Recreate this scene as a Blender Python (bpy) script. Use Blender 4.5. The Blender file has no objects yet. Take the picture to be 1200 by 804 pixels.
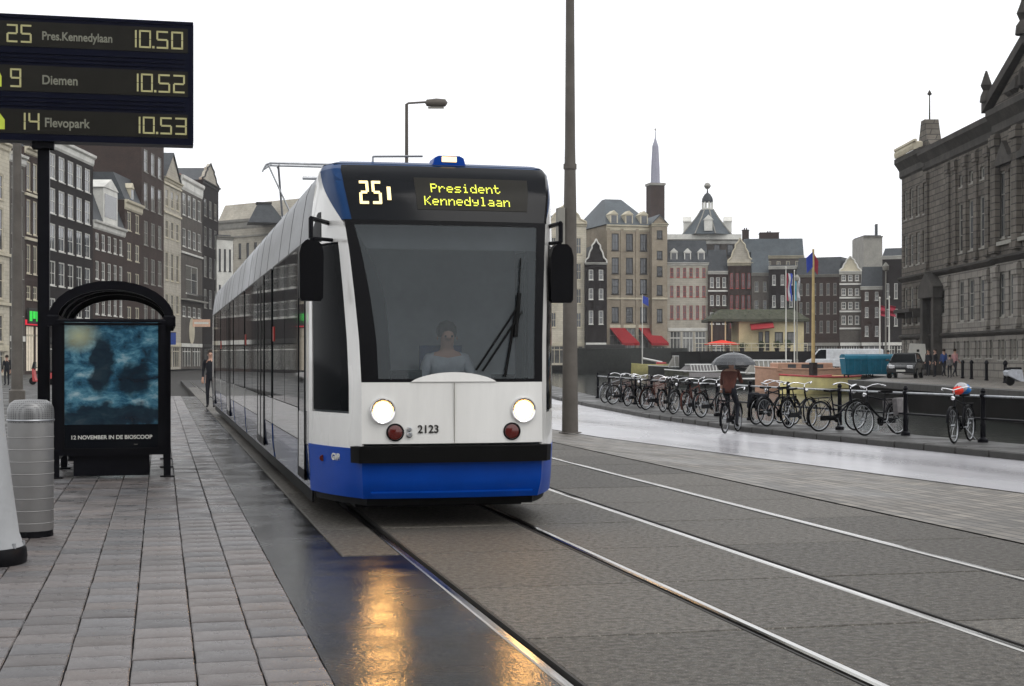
import bpy, bmesh, math, random
from mathutils import Vector, Matrix
random.seed(7)
R = math.radians
sc = bpy.context.scene
col = sc.collection

# ------------------------------------------------------------------ camera, sky, sun
EYE = 1.537; FPX = 1800.0; HZ = 419.0; YAW = math.atan(412/1800)
cam_d = bpy.data.cameras.new('camera'); cam = bpy.data.objects.new('camera', cam_d); col.objects.link(cam)
cam_d.sensor_width = 36; cam_d.lens = 36*FPX/1200; cam_d.shift_y = (HZ-402)/1200
cam_d.clip_start = .1; cam_d.clip_end = 4000
cam.location = (0, 0, EYE); cam.rotation_euler = (R(90), 0, -YAW)
sc.camera = cam
world = bpy.data.worlds.new('World'); sc.world = world; world.use_nodes = True
wn = world.node_tree.nodes; wl = world.node_tree.links
SUN_EL, SUN_ROT = R(52), R(150)
sky = wn.new('ShaderNodeTexSky'); sky.sky_type = 'NISHITA'; sky.sun_disc = False
sky.sun_elevation = SUN_EL; sky.sun_rotation = SUN_ROT; sky.dust_density = 6; sky.air_density = 1.5
hs = wn.new('ShaderNodeHueSaturation'); hs.inputs['Saturation'].default_value = .12
mx = wn.new('ShaderNodeMix'); mx.data_type = 'RGBA'; mx.inputs['Factor'].default_value = .85
mx.inputs['B'].default_value = (14.2, 14.4, 14.7, 1)          # closed cloud cover
wl.new(sky.outputs[0], hs.inputs['Color']); wl.new(hs.outputs[0], mx.inputs['A'])
bg = wn['Background']; bg.inputs['Strength'].default_value = .1
wl.new(mx.outputs['Result'], bg.inputs['Color'])
sun_d = bpy.data.lights.new('sun', 'SUN'); sun_d.energy = .6; sun_d.angle = R(25); sun_d.color = (1, .97, .93)
sun = bpy.data.objects.new('sun', sun_d); col.objects.link(sun)
sun.rotation_euler = (R(90)-SUN_EL, 0, R(180)-SUN_ROT)
vs = sc.view_settings; vs.view_transform = 'Standard'; vs.look = 'None'; vs.gamma = 1; vs.use_curve_mapping = False
vs.exposure = 0
sc.cycles.max_bounces = 8; sc.cycles.glossy_bounces = 4; sc.cycles.transparent_max_bounces = 12

# ------------------------------------------------------------------ places: lat/depth as seen from the kerb -> world
Fv = Vector((math.sin(YAW), math.cos(YAW), 0)); Rv = Vector((math.cos(YAW), -math.sin(YAW), 0))
def C(lat, d, z=0): p = Rv*lat+Fv*d; return Vector((p.x, p.y, z))
def PX(px, d, z=0): return C((px-600)/FPX*d, d, z)
def ZY(py, d): return EYE+(HZ-py)*d/FPX
def GD(py, z=0): return FPX*(EYE-z)/(py-HZ)
def G(px, py, z=0): return PX(px, GD(py, z), z)

# ------------------------------------------------------------------ materials
MAT = {}
def pm(name, c, rough=.6, metal=0, var=.18, scale=3.0, bump=0, bscale=None, spec=.5, coat=0, rvar=0, rnd=0, emis=None, es=0, grime=0, stretch=None, speck=0, tint=None):
    m = bpy.data.materials.new(name); m.use_nodes = True; n = m.node_tree.nodes; l = m.node_tree.links
    b = n['Principled BSDF']; b.inputs['Metallic'].default_value = metal; b.inputs['Roughness'].default_value = rough
    b.inputs['Specular IOR Level'].default_value = spec if spec != .5 or rough < .45 or metal else .2
    b.inputs['Coat Weight'].default_value = coat; b.inputs['Coat Roughness'].default_value = .04
    tc = n.new('ShaderNodeTexCoord'); mp = n.new('ShaderNodeMapping'); l.new(tc.outputs['Object'], mp.inputs[0])
    if stretch: mp.inputs['Scale'].default_value = stretch
    ns = n.new('ShaderNodeTexNoise'); ns.inputs['Scale'].default_value = scale; ns.inputs['Detail'].default_value = 8
    ns.inputs['Roughness'].default_value = .65; l.new(mp.outputs[0], ns.inputs[0])
    mr = n.new('ShaderNodeMapRange'); mr.inputs['From Min'].default_value = .3; mr.inputs['From Max'].default_value = .7
    mr.inputs['To Min'].default_value = 1-var; mr.inputs['To Max'].default_value = 1+var; l.new(ns.outputs[0], mr.inputs[0])
    vm = n.new('ShaderNodeVectorMath'); vm.operation = 'SCALE'; vm.inputs[0].default_value = c[:3]; l.new(mr.outputs[0], vm.inputs['Scale'])
    out = vm.outputs[0]
    if rnd:
        oi = n.new('ShaderNodeObjectInfo'); ge = n.new('ShaderNodeNewGeometry'); ad = n.new('ShaderNodeMath'); ad.operation = 'ADD'
        l.new(oi.outputs['Random'], ad.inputs[0]); l.new(ge.outputs['Random Per Island'], ad.inputs[1])
        fr = n.new('ShaderNodeMath'); fr.operation = 'FRACT'; l.new(ad.outputs[0], fr.inputs[0])
        m2 = n.new('ShaderNodeMapRange'); m2.inputs['To Min'].default_value = 1-rnd; m2.inputs['To Max'].default_value = 1+rnd; l.new(fr.outputs[0], m2.inputs[0])
        v2 = n.new('ShaderNodeVectorMath'); v2.operation = 'SCALE'; l.new(out, v2.inputs[0]); l.new(m2.outputs[0], v2.inputs['Scale']); out = v2.outputs[0]
    if grime:
        n3 = n.new('ShaderNodeTexNoise'); n3.inputs['Scale'].default_value = scale*.25; n3.inputs['Detail'].default_value = 6; l.new(mp.outputs[0], n3.inputs[0])
        m3 = n.new('ShaderNodeMapRange'); m3.inputs['From Min'].default_value = .42; m3.inputs['From Max'].default_value = .62
        m3.inputs['To Min'].default_value = 1; m3.inputs['To Max'].default_value = 1-grime; l.new(n3.outputs[0], m3.inputs[0])
        v3 = n.new('ShaderNodeVectorMath'); v3.operation = 'SCALE'; l.new(out, v3.inputs[0]); l.new(m3.outputs[0], v3.inputs['Scale']); out = v3.outputs[0]
    if speck:
        n6 = n.new('ShaderNodeTexNoise'); n6.inputs['Scale'].default_value = scale*1.3; n6.inputs['Detail'].default_value = 2; l.new(tc.outputs['Object'], n6.inputs[0])
        m6 = n.new('ShaderNodeMapRange'); m6.inputs['From Min'].default_value = .585; m6.inputs['From Max'].default_value = .70; m6.inputs['To Min'].default_value = 1; m6.inputs['To Max'].default_value = 1+speck; l.new(n6.outputs[0], m6.inputs[0])
        v6 = n.new('ShaderNodeVectorMath'); v6.operation = 'SCALE'; l.new(out, v6.inputs[0]); l.new(m6.outputs[0], v6.inputs['Scale']); out = v6.outputs[0]
    if tint:
        oi2 = n.new('ShaderNodeObjectInfo'); ge2 = n.new('ShaderNodeNewGeometry'); a2 = n.new('ShaderNodeMath'); a2.operation = 'MULTIPLY_ADD'; a2.inputs[1].default_value = 7.31; l.new(oi2.outputs['Random'], a2.inputs[0]); l.new(ge2.outputs['Random Per Island'], a2.inputs[2])
        m7 = n.new('ShaderNodeMath'); m7.operation = 'MULTIPLY'; m7.inputs[1].default_value = 3.7; l.new(a2.outputs[0], m7.inputs[0]); f2 = n.new('ShaderNodeMath'); f2.operation = 'FRACT'; l.new(m7.outputs[0], f2.inputs[0])
        mt = n.new('ShaderNodeMix'); mt.data_type = 'RGBA'; mt.inputs['A'].default_value = (1, 1, 1, 1); mt.inputs['B'].default_value = (*tint, 1); l.new(f2.outputs[0], mt.inputs['Factor'])
        v8 = n.new('ShaderNodeVectorMath'); v8.operation = 'MULTIPLY'; l.new(out, v8.inputs[0]); l.new(mt.outputs['Result'], v8.inputs[1]); out = v8.outputs[0]
    l.new(out, b.inputs['Base Color'])
    if rvar:
        n4 = n.new('ShaderNodeTexNoise'); n4.inputs['Scale'].default_value = scale*.3; n4.inputs['Detail'].default_value = 4; l.new(mp.outputs[0], n4.inputs[0])
        m4 = n.new('ShaderNodeMapRange'); m4.inputs['From Min'].default_value = .35; m4.inputs['From Max'].default_value = .65
        m4.inputs['To Min'].default_value = max(.02, rough-rvar); m4.inputs['To Max'].default_value = rough+rvar; l.new(n4.outputs[0], m4.inputs[0]); l.new(m4.outputs[0], b.inputs['Roughness'])
    if bump:
        bp = n.new('ShaderNodeBump'); bp.inputs['Strength'].default_value = bump; bp.inputs['Distance'].default_value = .02
        nb = n.new('ShaderNodeTexNoise'); nb.inputs['Scale'].default_value = bscale or scale*8; nb.inputs['Detail'].default_value = 5
        l.new(mp.outputs[0], nb.inputs[0]); l.new(nb.outputs[0], bp.inputs['Height']); l.new(bp.outputs[0], b.inputs['Normal'])
    if emis: b.inputs['Emission Color'].default_value = (*emis, 1); b.inputs['Emission Strength'].default_value = es
    MAT[name] = m; return m

def brickmat(name, c1, c2, mortar, sx=.22, sy=.07, rough=.85, axis='xz', rv=0, bumpd=.006, var=.25):
    m = bpy.data.materials.new(name); m.use_nodes = True; n = m.node_tree.nodes; l = m.node_tree.links
    b = n['Principled BSDF']; b.inputs['Roughness'].default_value = rough; b.inputs['Specular IOR Level'].default_value = .45 if axis == 'xy' else .12
    tc = n.new('ShaderNodeTexCoord'); sp = n.new('ShaderNodeSeparateXYZ'); cb = n.new('ShaderNodeCombineXYZ')
    l.new(tc.outputs['Object'], sp.inputs[0])
    if axis == 'xz':
        ad = n.new('ShaderNodeMath'); ad.operation = 'ADD'; l.new(sp.outputs[0], ad.inputs[0]); l.new(sp.outputs[1], ad.inputs[1]); l.new(ad.outputs[0], cb.inputs[0]); l.new(sp.outputs[2], cb.inputs[1])
    else:
        l.new(sp.outputs[1], cb.inputs[0]); l.new(sp.outputs[0], cb.inputs[1])
    br = n.new('ShaderNodeTexBrick'); br.inputs['Scale'].default_value = 1; br.inputs['Brick Width'].default_value = sx; br.inputs['Row Height'].default_value = sy
    br.inputs['Mortar Size'].default_value = sy*.09; br.inputs['Color1'].default_value = (*c1, 1); br.inputs['Color2'].default_value = (*c2, 1); br.inputs['Mortar'].default_value = (*mortar, 1)
    l.new(cb.outputs[0], br.inputs[0])
    ns = n.new('ShaderNodeTexNoise'); ns.inputs['Scale'].default_value = .5; ns.inputs['Detail'].default_value = 9; ns.inputs['Roughness'].default_value = .7; l.new(tc.outputs['Object'], ns.inputs[0])
    mr = n.new('ShaderNodeMapRange'); mr.inputs['From Min'].default_value = .3; mr.inputs['From Max'].default_value = .7; mr.inputs['To Min'].default_value = 1-var; mr.inputs['To Max'].default_value = 1+var
    l.new(ns.outputs[0], mr.inputs[0]); vm = n.new('ShaderNodeVectorMath'); vm.operation = 'SCALE'; l.new(br.outputs[0], vm.inputs[0]); l.new(mr.outputs[0], vm.inputs['Scale']); l.new(vm.outputs[0], b.inputs['Base Color'])
    bp = n.new('ShaderNodeBump'); bp.inputs['Distance'].default_value = bumpd; bp.inputs['Strength'].default_value = .6; bp.invert = True
    l.new(br.outputs['Fac'], bp.inputs['Height']); l.new(bp.outputs[0], b.inputs['Normal'])
    if rv:
        m4 = n.new('ShaderNodeMapRange'); m4.inputs['From Min'].default_value = .35; m4.inputs['From Max'].default_value = .65
        m4.inputs['To Min'].default_value = rough-rv; m4.inputs['To Max'].default_value = rough+rv; l.new(ns.outputs[0], m4.inputs[0]); l.new(m4.outputs[0], b.inputs['Roughness'])
    MAT[name] = m; return m

def glassmat(name, tint, tr, rough=.03, ior=1.5, base=(.02, .025, .03)):
    m = bpy.data.materials.new(name); m.use_nodes = True; n = m.node_tree.nodes; l = m.node_tree.links
    b = n['Principled BSDF']; b.inputs['Base Color'].default_value = (*base, 1); b.inputs['Roughness'].default_value = rough; b.inputs['IOR'].default_value = ior
    t = n.new('ShaderNodeBsdfTransparent'); t.inputs[0].default_value = (*tint, 1)
    lw = n.new('ShaderNodeFresnel'); lw.inputs['IOR'].default_value = ior
    mr = n.new('ShaderNodeMapRange'); mr.inputs['To Min'].default_value = tr; mr.inputs['To Max'].default_value = 0; l.new(lw.outputs[0], mr.inputs[0])
    ms = n.new('ShaderNodeMixShader'); l.new(mr.outputs[0], ms.inputs[0]); l.new(b.outputs[0], ms.inputs[1]); l.new(t.outputs[0], ms.inputs[2])
    l.new(ms.outputs[0], n['Material Output'].inputs[0]); MAT[name] = m; return m

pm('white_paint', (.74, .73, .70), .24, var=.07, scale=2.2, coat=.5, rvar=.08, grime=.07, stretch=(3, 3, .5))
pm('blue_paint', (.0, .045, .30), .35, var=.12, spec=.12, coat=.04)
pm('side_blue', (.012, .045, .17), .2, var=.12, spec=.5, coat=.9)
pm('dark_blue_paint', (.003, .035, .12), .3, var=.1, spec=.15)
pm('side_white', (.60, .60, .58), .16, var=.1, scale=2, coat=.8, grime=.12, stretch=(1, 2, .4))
pm('silver_paint', (.35, .36, .38), .4, metal=.25, var=.3, scale=1.8, grime=.35, stretch=(1, .35, 1.5))
pm('rubber', (.004, .004, .004), .55, var=.2, spec=.08)
pm('black_plastic', (.004, .004, .005), .4, var=.15, spec=.08)
pm('black_gloss', (.003, .004, .006), .12, var=.1, spec=.12)
pm('black_metal', (.003, .003, .005), .38, var=.3, scale=6, spec=.10)
pm('dark_glass', (.003, .004, .005), .08, var=.1, spec=.02)
pm('side_glass', (.016, .018, .02), .03, var=.1, spec=1.0)
glassmat('windshield', (.88, .92, .94), .82, .025, 1.8, base=(.13, .155, .168))  # grey base stands in for sky reflected in the glass
glassmat('clear_glass', (.8, .86, .86), .85, .03)
glassmat('umbrella_film', (.45, .46, .48), .55, .25, 1.5, base=(.15, .155, .165))
pm('chrome', (.75, .75, .76), .15, metal=1, var=.05)
pm('steel', (.36, .37, .385), .38, metal=.9, var=.25, scale=8, rvar=.12)
pm('rail_steel', (.50, .49, .47), .19, metal=1, var=.2, scale=6, stretch=(6, .3, 1), rvar=.07)
pm('groove_dirt', (.018, .016, .014), .6, var=.4)
pm('lamp_lens', (1, .8, .5), .2, emis=(1, .52, .15), es=75)
pm('lamp_rim_glow', (.8, .6, .4), .2, emis=(1, .58, .25), es=.75)
pm('spire_bloom_pale', (.30, .30, .36), .5, var=.1)  # paleness of lens bloom put into the spire's colour
pm('beacon_lens', (1, .6, .2), .2, emis=(1, .66, .28), es=2.6)
pm('red_lens', (.09, .008, .006), .15, coat=.5)
pm('led_yellow', (.7, .75, .05), .4, emis=(.72, .74, .06), es=1.0)
pm('led_amber', (.9, .75, .3), .4, emis=(1, .80, .42), es=1.15)
pm('led_board', (.22, .21, .11), .4, emis=(.60, .55, .24), es=.28)
pm('led_dim', (.10, .10, .08), .4, emis=(.42, .42, .30), es=.16)
pm('led_green', (.35, .42, .04), .4, emis=(.55, .62, .04), es=.22)
pm('board_case', (.002, .003, .012), .4, var=.2, spec=.08)
pm('board_panel', (.014, .013, .010), .35, var=.2, spec=.12)
pm('red_sticker', (.42, .02, .015), .3)
pm('cab_grey', (.22, .23, .24), .7, var=.15)
pm('cab_pale', (.50, .52, .54), .7, var=.15)
pm('cloth_dark', (.015, .016, .02), .9, var=.3, scale=9)
pm('concrete_slab', (.104, .095, .082), .55, var=.42, scale=75, bump=.7, bscale=110, rvar=.12, rnd=.26, grime=.42, speck=2.2)
pm('paver_stone', (.112, .108, .112), .40, var=.25, scale=9, bump=.4, bscale=60, rvar=.2, rnd=.24, tint=(1.22, 1.07, .96), grime=.18)
pm('wet_asphalt', (.012, .012, .012), .20, var=.4, scale=5, bump=.14, bscale=40, rvar=.10, spec=.24)
pm('asphalt', (.055, .054, .052), .5, var=.25, scale=3, bump=.3, bscale=70, rvar=.2)
pm('joint_dirt', (.03, .028, .025), .8, var=.3)
pm('wet_path', (.37, .365, .385), .24, var=.12, scale=1.2, bump=.03, bscale=30, rvar=.08, stretch=(1, .25, 1), spec=.8)  # pale base carries the sky's sheen on the wet asphalt
pm('kerb_stone', (.06, .058, .055), .5, var=.25, scale=4, bump=.2, grime=.2)
pm('quay_stone', (.012, .011, .010), .9, var=.35, scale=1.2, bump=.4, grime=.4, spec=.03)
brickmat('street_brick', (.20, .178, .150), (.085, .075, .062), (.022, .020, .018), .42, .21, .5, 'xy', rv=.15, bumpd=.012, var=.35)
brickmat('brick_dark', (.014, .011, .011), (.020, .015, .013), (.03, .027, .025))
brickmat('brick_brown', (.055, .034, .027), (.038, .025, .020), (.06, .05, .045))
brickmat('brick_red', (.10, .042, .03), (.13, .055, .04), (.12, .1, .09))
brickmat('brick_grey', (.10, .088, .076), (.08, .07, .06), (.11, .10, .09))
brickmat('brick_tan', (.30, .255, .19), (.26, .215, .16), (.30, .27, .22))
brickmat('stone_pale', (.42, .39, .33), (.38, .35, .29), (.34, .31, .26), .9, .35)
brickmat('stone_cream', (.52, .48, .39), (.48, .44, .35), (.42, .38, .30), .9, .35)
brickmat('museum_stone', (.14, .125, .106), (.105, .094, .08), (.05, .045, .04), 1.1, .42, .8, bumpd=.02, var=.4)
brickmat('museum_base', (.235, .218, .192), (.20, .186, .168), (.12, .112, .10), 1.3, .45, .8, bumpd=.02, var=.25)
pm('museum_trim', (.055, .050, .044), .8, var=.4, scale=2, grime=.35)
pm('trim_white', (.66, .65, .60), .5, var=.14, scale=2, grime=.22)
pm('trim_cream', (.55, .50, .38), .6, var=.12, grime=.15)
pm('trim_grey', (.28, .27, .24), .7, var=.15, grime=.15)
pm('trim_dark', (.03, .028, .026), .6, var=.2)
pm('slate', (.085, .10, .11), .55, var=.25, scale=1.5, grime=.2, bump=.3, bscale=8)
pm('slate_dark', (.05, .055, .06), .6, var=.25, scale=1.5)
pm('red_tile', (.42, .11, .05), .7, var=.2)
pm('window_pane', (.055, .06, .065), .06, var=.3, scale=.4, spec=.8, rnd=.7)
pm('shop_pane', (.09, .09, .085), .08, var=.5, scale=.7, spec=.7, rnd=.5)
pm('lit_shop', (.5, .45, .38), .4, emis=(1, .85, .65), es=.28, var=.3)
pm('neon_green', (.02, .5, .05), .4, emis=(.02, .75, .06), es=.55)
pm('neon_red', (.6, .02, .03), .4, emis=(.9, .02, .06), es=.6)
pm('shutter_red', (.34, .06, .05), .6, var=.15)
pm('print_dark', (.004, .014, .026), .15, var=.4)
pm('print_pale', (.11, .18, .20), .15, var=.5, scale=9)
pm('canvas_red', (.26, .018, .022), .75, var=.15)
pm('parasol_red', (.72, .05, .03), .7, var=.1)
pm('sign_orange', (.65, .42, .30), .5)
pm('sign_blue', (.03, .07, .3), .5)
pm('pavilion_wall', (.58, .50, .30), .6, var=.1, grime=.1)
pm('moss_roof', (.06, .062, .042), .9, var=.5, scale=2)
pm('leaf', (.035, .06, .02), .8, var=.5, scale=5)
pm('boat_yellow', (.55, .50, .20), .35, var=.15)
pm('boat_cream', (.85, .74, .34), .35, var=.12)
pm('boat_pink', (.50, .30, .21), .5, var=.15)
pm('boat_white', (.62, .62, .60), .35, var=.15)
pm('boat_dark', (.03, .032, .028), .45, var=.3)
pm('boat_red', (.45, .05, .05), .4)
pm('wood_pale', (.50, .38, .18), .55, var=.2)
pm('mast_grey', (.11, .098, .085), .5, var=.25, scale=2, grime=.2)
pm('mast_concrete', (.40, .41, .42), .7, var=.15, scale=3, grime=.3, bump=.2)
pm('dumpster_blue', (.012, .15, .23), .5, var=.2, grime=.2)
pm('car_dark', (.006, .007, .008), .25, coat=.3)
pm('car_white', (.6, .62, .64), .25, coat=.6)
pm('skin', (.45, .27, .2), .5, var=.08)
pm('hair_blond', (.42, .30, .16), .7, var=.3, scale=20)
pm('hair_dark', (.03, .022, .016), .7, var=.3, scale=20)
pm('jacket_brown', (.085, .032, .024), .8, var=.25, scale=8)
pm('jacket_blue', (.03, .06, .18), .8, var=.25, scale=8)
pm('jacket_pink', (.38, .20, .20), .8, var=.2, scale=8)
pm('jacket_pale', (.42, .44, .48), .8, var=.2, scale=8)
pm('trousers_dark', (.014, .015, .020), .85, var=.25, scale=8)
pm('shoe_black', (.01, .01, .01), .5)
pm('bag_grey', (.16, .15, .15), .8, var=.3, scale=9)
pm('bag_blue', (.03, .20, .55), .5, var=.2)
pm('flag_red', (.28, .03, .05), .8); pm('flag_white', (.45, .45, .47), .8); pm('flag_blue', (.03, .06, .35), .7); pm('flag_teal', (.05, .28, .38), .7)
# canal water
m = pm('canal_water', (.03, .034, .03), .12, var=.1, scale=.3, bump=1.0, bscale=1.3, stretch=(1, 1, 1), spec=.6)
# translucent roof sheet of the shelter
glassmat('roof_sheet', (.50, .48, .42), .6, .3, base=(.25, .24, .20))
# perforated steel of the litter bin
m = pm('bin_lid', (.22, .22, .22), .42, metal=.6, var=.15)
pm('perforated_steel', (.27, .265, .26), .45, metal=.5, var=.1)
n = m.node_tree.nodes; l = m.node_tree.links
tc = n.new('ShaderNodeTexCoord'); vo = n.new('ShaderNodeTexVoronoi'); vo.inputs['Scale'].default_value = 62; vo.inputs['Randomness'].default_value = 0
l.new(tc.outputs['Object'], vo.inputs[0]); mr = n.new('ShaderNodeMapRange'); mr.inputs['From Min'].default_value = .3; mr.inputs['From Max'].default_value = .42
mr.inputs['To Min'].default_value = .35; mr.inputs['To Max'].default_value = 1; l.new(vo.outputs[0], mr.inputs[0])
old = n['Principled BSDF'].inputs['Base Color'].links[0].from_socket
v = n.new('ShaderNodeVectorMath'); v.operation = 'SCALE'; l.new(old, v.inputs[0]); l.new(mr.outputs[0], v.inputs['Scale']); l.new(v.outputs[0], n['Principled BSDF'].inputs['Base Color'])
# printed poster: a plain misty blue scene, flat print
m = bpy.data.materials.new('poster_print'); m.use_nodes = True; n = m.node_tree.nodes; l = m.node_tree.links; b = n['Principled BSDF']; b.inputs['Roughness'].default_value = .15
tc = n.new('ShaderNodeTexCoord'); ns = n.new('ShaderNodeTexNoise'); ns.inputs['Scale'].default_value = 3.4; ns.inputs['Detail'].default_value = 9; ns.inputs['Roughness'].default_value = .62; ns.inputs['Distortion'].default_value = .35
mp = n.new('ShaderNodeMapping'); mp.inputs['Scale'].default_value = (1, 1, 1.7); l.new(tc.outputs['Object'], mp.inputs[0]); l.new(mp.outputs[0], ns.inputs[0])
cr = n.new('ShaderNodeValToRGB'); e = cr.color_ramp.elements; e[0].position = .34; e[0].color = (.003, .008, .016, 1); e[1].position = .70; e[1].color = (.30, .42, .46, 1)
k = e.new(.47); k.color = (.02, .09, .15, 1); k = e.new(.56); k.color = (.07, .20, .27, 1); l.new(ns.outputs[0], cr.inputs[0])
gr = n.new('ShaderNodeTexGradient'); gr.gradient_type = 'SPHERICAL'; m2 = n.new('ShaderNodeMapping'); m2.inputs['Location'].default_value = (1.36, 0, -7.6); m2.inputs['Scale'].default_value = (3.4, .1, 4.2)
l.new(tc.outputs['Object'], m2.inputs[0]); l.new(m2.outputs[0], gr.inputs[0])
mm = n.new('ShaderNodeMix'); mm.data_type = 'RGBA'; mm.inputs['B'].default_value = (.36, .38, .24, 1); l.new(cr.outputs[0], mm.inputs['A']); l.new(gr.outputs[0], mm.inputs['Factor'])
res = mm.outputs['Result']
for (cx, cz, sx_, sz_, amt) in ((-.12, 1.45, 5.5, 1.9, .93), (.27, 1.28, 3.6, 3.4, .9), (.0, .78, .9, 4.5, .9)):
    nd = n.new('ShaderNodeTexNoise'); nd.inputs['Scale'].default_value = 5; nd.inputs['Detail'].default_value = 3; l.new(tc.outputs['Object'], nd.inputs[0])
    av = n.new('ShaderNodeVectorMath'); av.operation = 'MULTIPLY_ADD'; av.inputs[1].default_value = (.34, 0, .34); l.new(nd.outputs['Color'], av.inputs[0]); l.new(tc.outputs['Object'], av.inputs[2])
    mq = n.new('ShaderNodeMapping'); mq.inputs['Scale'].default_value = (sx_, .01, sz_); mq.inputs['Location'].default_value = (-(cx+.17)*sx_, 0, -(cz+.17)*sz_); l.new(av.outputs[0], mq.inputs[0])
    gq = n.new('ShaderNodeTexGradient'); gq.gradient_type = 'SPHERICAL'; l.new(mq.outputs[0], gq.inputs[0])
    rq = n.new('ShaderNodeMapRange'); rq.inputs['From Min'].default_value = .12; rq.inputs['From Max'].default_value = .42; rq.inputs['To Max'].default_value = amt; l.new(gq.outputs[0], rq.inputs[0])
    mz_ = n.new('ShaderNodeMix'); mz_.data_type = 'RGBA'; mz_.inputs['B'].default_value = (.004, .012, .022, 1); l.new(res, mz_.inputs['A']); l.new(rq.outputs[0], mz_.inputs['Factor']); res = mz_.outputs['Result']
l.new(res, b.inputs['Base Color']); MAT['poster_print'] = m

# ------------------------------------------------------------------ mesh builder
class MB:
    def __init__(s): s.v = []; s.f = []; s.m = []; s.cm = 0
    def mat(s, i): s.cm = i; return s
    def add(s, vs, fs):
        k = len(s.v); s.v += [tuple(p) for p in vs]; s.f += [tuple(i+k for i in f) for f in fs]; s.m += [s.cm]*len(fs); return s
    def box(s, x0, x1, y0, y1, z0, z1):
        if x0 > x1: x0, x1 = x1, x0
        if y0 > y1: y0, y1 = y1, y0
        if z0 > z1: z0, z1 = z1, z0
        return s.add([(x0,y0,z0),(x1,y0,z0),(x1,y1,z0),(x0,y1,z0),(x0,y0,z1),(x1,y0,z1),(x1,y1,z1),(x0,y1,z1)],
                     [(0,3,2,1),(4,5,6,7),(0,1,5,4),(1,2,6,5),(2,3,7,6),(3,0,4,7)])
    def cham(s, x0, x1, y0, y1, z0, z1, c):
        # box with a bevelled upper rim
        return s.add([(x0,y0,z0),(x1,y0,z0),(x1,y1,z0),(x0,y1,z0),(x0,y0,z1-c),(x1,y0,z1-c),(x1,y1,z1-c),(x0,y1,z1-c),
                      (x0+c,y0+c,z1),(x1-c,y0+c,z1),(x1-c,y1-c,z1),(x0+c,y1-c,z1)],
                     [(0,1,5,4),(1,2,6,5),(2,3,7,6),(3,0,4,7),(4,5,9,8),(5,6,10,9),(6,7,11,10),(7,4,8,11),(8,9,10,11)])
    def quad(s, a, b, c, d): return s.add([a, b, c, d], [(0, 1, 2, 3)])
    def prism(s, poly, z0, z1):
        # polygon (list of xy or xyz top points) extruded down
        n = len(poly); top = [(p[0], p[1], (p[2] if len(p) > 2 and z1 is None else z1)) for p in poly]
        bot = [(p[0], p[1], (t[2]+z0 if z1 is None else z0)) for p, t in zip(poly, top)]
        area = sum(poly[i][0]*poly[(i+1) % n][1]-poly[(i+1) % n][0]*poly[i][1] for i in range(n))
        idx = list(range(n))
        if area < 0: top.reverse(); bot.reverse()
        return s.add(top+bot, [tuple(idx), tuple(n+i for i in reversed(idx))]+[(i, n+i, n+(i+1) % n, (i+1) % n) for i in range(n)])
    def extr(s, prof, y0, y1, axis='y'):
        # profile in (a,z) extruded along an axis
        n = len(prof)
        if axis == 'y': A = [(p[0], y0, p[1]) for p in prof]; B = [(p[0], y1, p[1]) for p in prof]
        else: A = [(y0, p[0], p[1]) for p in prof]; B = [(y1, p[0], p[1]) for p in prof]
        return s.add(A+B, [tuple(range(n)), tuple(n+i for i in reversed(range(n)))]+[((i+1) % n, i, n+i, n+(i+1) % n) for i in range(n)])
    def tube(s, a, b, r, r2=None, n=8, cap=True):
        a = Vector(a); b = Vector(b); r2 = r if r2 is None else r2; d = (b-a)
        if d.length < 1e-6: return s
        d.normalize(); u = d.orthogonal().normalized(); w = d.cross(u); vs = []
        for p, q in ((a, r), (b, r2)):
            for i in range(n):
                t = 2*math.pi*i/n; vs.append(p+u*math.cos(t)*q+w*math.sin(t)*q)
        fs = [(i, (i+1) % n, n+(i+1) % n, n+i) for i in range(n)]
        if cap: fs += [tuple(reversed(range(n))), tuple(range(n, 2*n))]
        return s.add(vs, fs)
    def path(s, pts, r, n=6):
        for a, b in zip(pts, pts[1:]): s.tube(a, b, r, n=n)
        return s
    def lathe(s, prof, n=24, c=(0, 0, 0), axis='z', cap=True):
        k = len(prof); vs = []
        for i in range(n):
            t = 2*math.pi*i/n; cs, sn = math.cos(t), math.sin(t)
            for r, h in prof:
                if axis == 'z': vs.append((c[0]+r*cs, c[1]+r*sn, c[2]+h))
                elif axis == 'y': vs.append((c[0]+r*cs, c[1]+h, c[2]-r*sn))
                else: vs.append((c[0]+h, c[1]+r*cs, c[2]+r*sn))
        fs = [(i*k+j, ((i+1) % n)*k+j, ((i+1) % n)*k+j+1, i*k+j+1) for i in range(n) for j in range(k-1)]
        if cap: fs += [tuple(i*k for i in reversed(range(n))), tuple(i*k+k-1 for i in range(n))]
        return s.add(vs, fs)
    def torus(s, R0, r, n=28, k=8, c=(0, 0, 0), axis='y'):
        vs = []
        for i in range(n):
            t = 2*math.pi*i/n
            for j in range(k):
                p = 2*math.pi*j/k; rr = R0+r*math.cos(p); h = r*math.sin(p)
                if axis == 'y': vs.append((c[0]+rr*math.cos(t), c[1]+h, c[2]+rr*math.sin(t)))
                else: vs.append((c[0]+rr*math.cos(t), c[1]+rr*math.sin(t), c[2]+h))
        return s.add(vs, [(i*k+j, i*k+(j+1) % k, ((i+1) % n)*k+(j+1) % k, ((i+1) % n)*k+j) for i in range(n) for j in range(k)])
    def mesh(s, name, mats, smooth=False):
        me = bpy.data.meshes.new(name); me.from_pydata(s.v, [], s.f)
        for mt in (mats if isinstance(mats, (list, tuple)) else [mats]): me.materials.append(MAT[mt])
        me.polygons.foreach_set('material_index', s.m)
        if smooth: me.polygons.foreach_set('use_smooth', [True]*len(me.polygons)); me.set_sharp_from_angle(angle=R(38))
        me.update(); return me
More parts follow.
